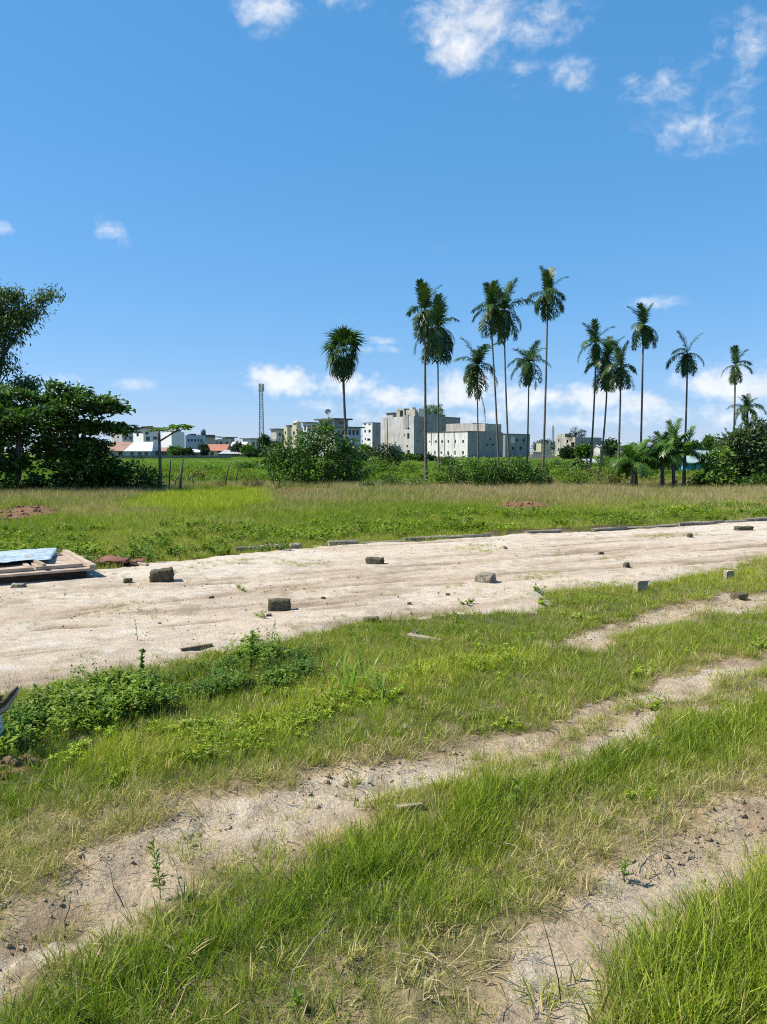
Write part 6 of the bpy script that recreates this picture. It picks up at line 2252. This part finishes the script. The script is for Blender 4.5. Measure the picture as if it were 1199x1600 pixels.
# ---------------------------------------------------------------- dark broad-leaved weeds along the road edge
HB = [herb('weed_tuft', 26, .13, .10, .030, 500 + k, M['herb'], 7) for k in range(5)] + [herb('weed_tuft', 24, .25, .09, .027, 510 + k, M['herb'], 4) for k in range(3)] + \
     [herb('weed_tuft', 26, .055, .09, .026, 520 + k, M['herb'], 6) for k in range(4)]
x, y = sprinkle(3.2, 9, 420)
rg = regions(x, y)
hedge = sdpoly(P_HEDGE, *warp(x, y, .15, 2.0, 16))
lime = sdpoly(P_LIME, *warp(x, y, .3, 1.3, 15))
nf = fbm(x * 2.2, y * 2.2, 221, 3)
p = np.maximum(.62 * sstep(-.07, .05, hedge), .85 * sstep(-.08, .15, lime) * sstep(-.12, .1, nf))
p = np.maximum(p, .004)
p = p * (1 - .9 * sstep(.05, .3, rg['road']) * (hedge < .02)) * (1 - sstep(-.1, .05, rg['rut']))
keep = RNG.random(len(x)) < p
x, y, hedge, lime, nf = x[keep], y[keep], hedge[keep], lime[keep], nf[keep]
rg = {k: v[keep] for k, v in rg.items()}
n = len(x)
inh = hedge > -.02
pick = np.where(inh, np.where(RNG.random(n) < .22, 5 + RNG.integers(0, 3, n), RNG.integers(0, 5, n)), 8 + RNG.integers(0, 4, n))
hue = np.where(inh, np.clip(.18 + nf * .9 + RNG.normal(0, .15, n), 0, 1), np.clip(.86 + RNG.normal(0, .2, n), 0, 1))
scatter('ground_weeds', HB, x, y, surf(x, y, rg) - .005, np.where(inh, RNG.uniform(.40, 1.2, n) * (.76 + 1.2 * nf), RNG.uniform(.6, 1.1, n)), pick, np.clip(RNG.normal(.12, .12, n), 0, 1), hue,
        'dark and lime broad leaved weeds along the road edge', 'weeds')

# ---------------------------------------------------------------- far side of the road, 10 - 34 m
FT = [tuft('grass_tuft', 34, .20, .15, .008, .40, 600 + k, M['grass']) for k in range(4)] + [tuft('grass_tuft', 34, .30, .16, .006, .30, 610 + k, M['seed']) for k in range(4)] + \
     [tuft('grass_tuft', 34, .30, .18, .010, .30, 620 + k, M['grass']) for k in range(2)]
xs, ys = [], []
for (a, b, d) in ((9, 16, 110), (16, 24, 75), (24, 36, 50)):
    x_, y_ = sprinkle(a, b, d, k=.58, pad=2.5)
    xs.append(x_)
    ys.append(y_)
x, y = np.concatenate(xs), np.concatenate(ys)
rg = regions(x, y)
ac_ = -(x - KA.x) * RDIR.y + (y - KA.y) * RDIR.x                   # metres beyond the kerb line
nb_, nf = fbm(x * .25, y * .25, 231, 3), fbm(x * 1.6, y * 1.6, 232, 3)
p = np.where(ac_ > .05, .85 + .5 * nf, 0)
left = sstep(2, -7, x)
p = np.where((ac_ > -1.3) & (ac_ <= .05) & (rg['road'] < .15), .7 * left, p)
p = np.where((rg['road'] > .2) & (fbm(x * .55, y * .9, 235, 3) > .20), .12, p)
p = p * (1 - .97 * sstep(-.3, .0, rg['brown'])) * (1 - .9 * bank(x, y))
keep = RNG.random(len(x)) < p
x, y, ac_, nb_, nf = x[keep], y[keep], ac_[keep], nb_[keep], nf[keep]
rg = {k: v[keep] for k, v in rg.items()}
n = len(x)
lushl = gpoly([(190, 800), (230, 775), (330, 765), (420, 768), (430, 790), (330, 803)])
lush = sstep(-.6, .8, sdpoly(lushl, x, y))
seedy = np.clip(sstep(2.5, 11, ac_ + nb_ * 14) * .85 * (1 - lush) - .5 * sstep(0, -9, x) * sstep(27, 22, y) + .25 * sstep(4, 10, x), 0, .95)
u = RNG.random(n)
pick = np.where(u < seedy, 4 + RNG.integers(0, 4, n), np.where(lush > .5, 8 + RNG.integers(0, 2, n), RNG.integers(0, 4, n)))
dry = np.clip(.18 + .45 * seedy + nb_ * .7 - .3 * lush + RNG.normal(0, .12, n), 0, 1)
hue = np.clip(.52 + nb_ * .9 + nf * .5 + .65 * lush + RNG.normal(0, .15, n), 0, 1)
scl = RNG.uniform(.55, 1.05, n) * (.75 + .25 * sstep(0, 3, ac_)) * (1 + .25 * seedy)
scl = np.where(rg['road'] > .2, scl * .35, scl)
scatter('meadow_grass', FT, x, y, surf(x, y, rg) - .01, scl, pick, dry, hue, 'tall meadow grass with brown seed heads beyond the road', 'grass', tilt=.1)

# low leafy weeds in the lush strip along the kerb
HF = [herb('weed_tuft', 30, .17, .19, .045, 700 + k, M['herb'], 7) for k in range(4)]
x, y = sprinkle(9.5, 24, 30, k=.58, pad=2.5)
rg = regions(x, y)
ac_ = -(x - KA.x) * RDIR.y + (y - KA.y) * RDIR.x
nf = fbm(x * .8, y * .8, 241, 3)
p = np.where((ac_ > .1) & (ac_ < 4.2), .55 * sstep(-.10, .15, nf + .12 * sstep(0, -8, x)), 0) * (1 - np.minimum(1, bank(x, y) * 1.2)) + np.where((ac_ > -1.2) & (ac_ < .1) & (x < -1.5) & (rg['road'] < .1), .35, 0)
keep = RNG.random(len(x)) < p
x, y, nf = x[keep], y[keep], nf[keep]
rg = {k: v[keep] for k, v in rg.items()}
n = len(x)
scatter('verge_weeds', HF, x, y, surf(x, y, rg) - .01, RNG.uniform(.6, 1.15, n), RNG.integers(0, 4, n), np.clip(RNG.normal(.08, .1, n), 0, 1), np.clip(.45 + nf + RNG.normal(0, .15, n), 0, 1),
        'leafy green weeds growing over the kerb', 'weeds')

# ---------------------------------------------------------------- paddy and rough grass out to the buildings
PD = [tuft('paddy_tuft', 60, .22, .5, .018, .30, 800 + k, M['paddy'], 2) for k in range(4)] + [tuft('paddy_tuft', 50, .30, .5, .016, .25, 810 + k, M['seed'], 2) for k in range(3)] + \
     [herb('paddy_weed', 30, .35, .5, .10, 820 + k, M['herb'], 7) for k in range(3)]
xs, ys = [], []
for (a, b, d) in ((33, 60, 9), (60, 110, 3.0), (110, 215, .8)):
    x_, y_ = sprinkle(a, b, d, k=.58, pad=3)
    xs.append(x_)
    ys.append(y_)
x, y = np.concatenate(xs), np.concatenate(ys)
nb_, nf = fbm(x * .07, y * .07, 251, 3), fbm(x * .5, y * .5, 252, 3)
rows = np.sin(y * .55 + .3 * np.sin(x * .08))
p = .85 + .6 * nf
keep = RNG.random(len(x)) < p
x, y, nb_, nf, rows = x[keep], y[keep], nb_[keep], nf[keep], rows[keep]
n = len(x)
edge = sstep(44, 34, y)
u = RNG.random(n)
pick = np.where(u < .30 * edge + .06 + .25 * sstep(0, 12, x) * sstep(70, 50, y), 4 + RNG.integers(0, 3, n), np.where((nf > .14) & (u > .6) & (y < 75), 7 + RNG.integers(0, 3, n), RNG.integers(0, 4, n)))
dry = np.clip(.06 + nb_ * .6 + .35 * edge + RNG.normal(0, .1, n), 0, 1)
hue = np.clip(.35 + nb_ * .9 + rows * .12 + RNG.normal(0, .12, n), 0, 1)
scl = RNG.uniform(.5, 1.0, n) * (1 + .0025 * y)
rg = regions(x, y)
scatter('paddy_field', PD, x, y, height(x, y, rg) - .02, scl, pick, dry, hue, 'bright green paddy and rough grass stretching to the buildings', 'field', tilt=.08)
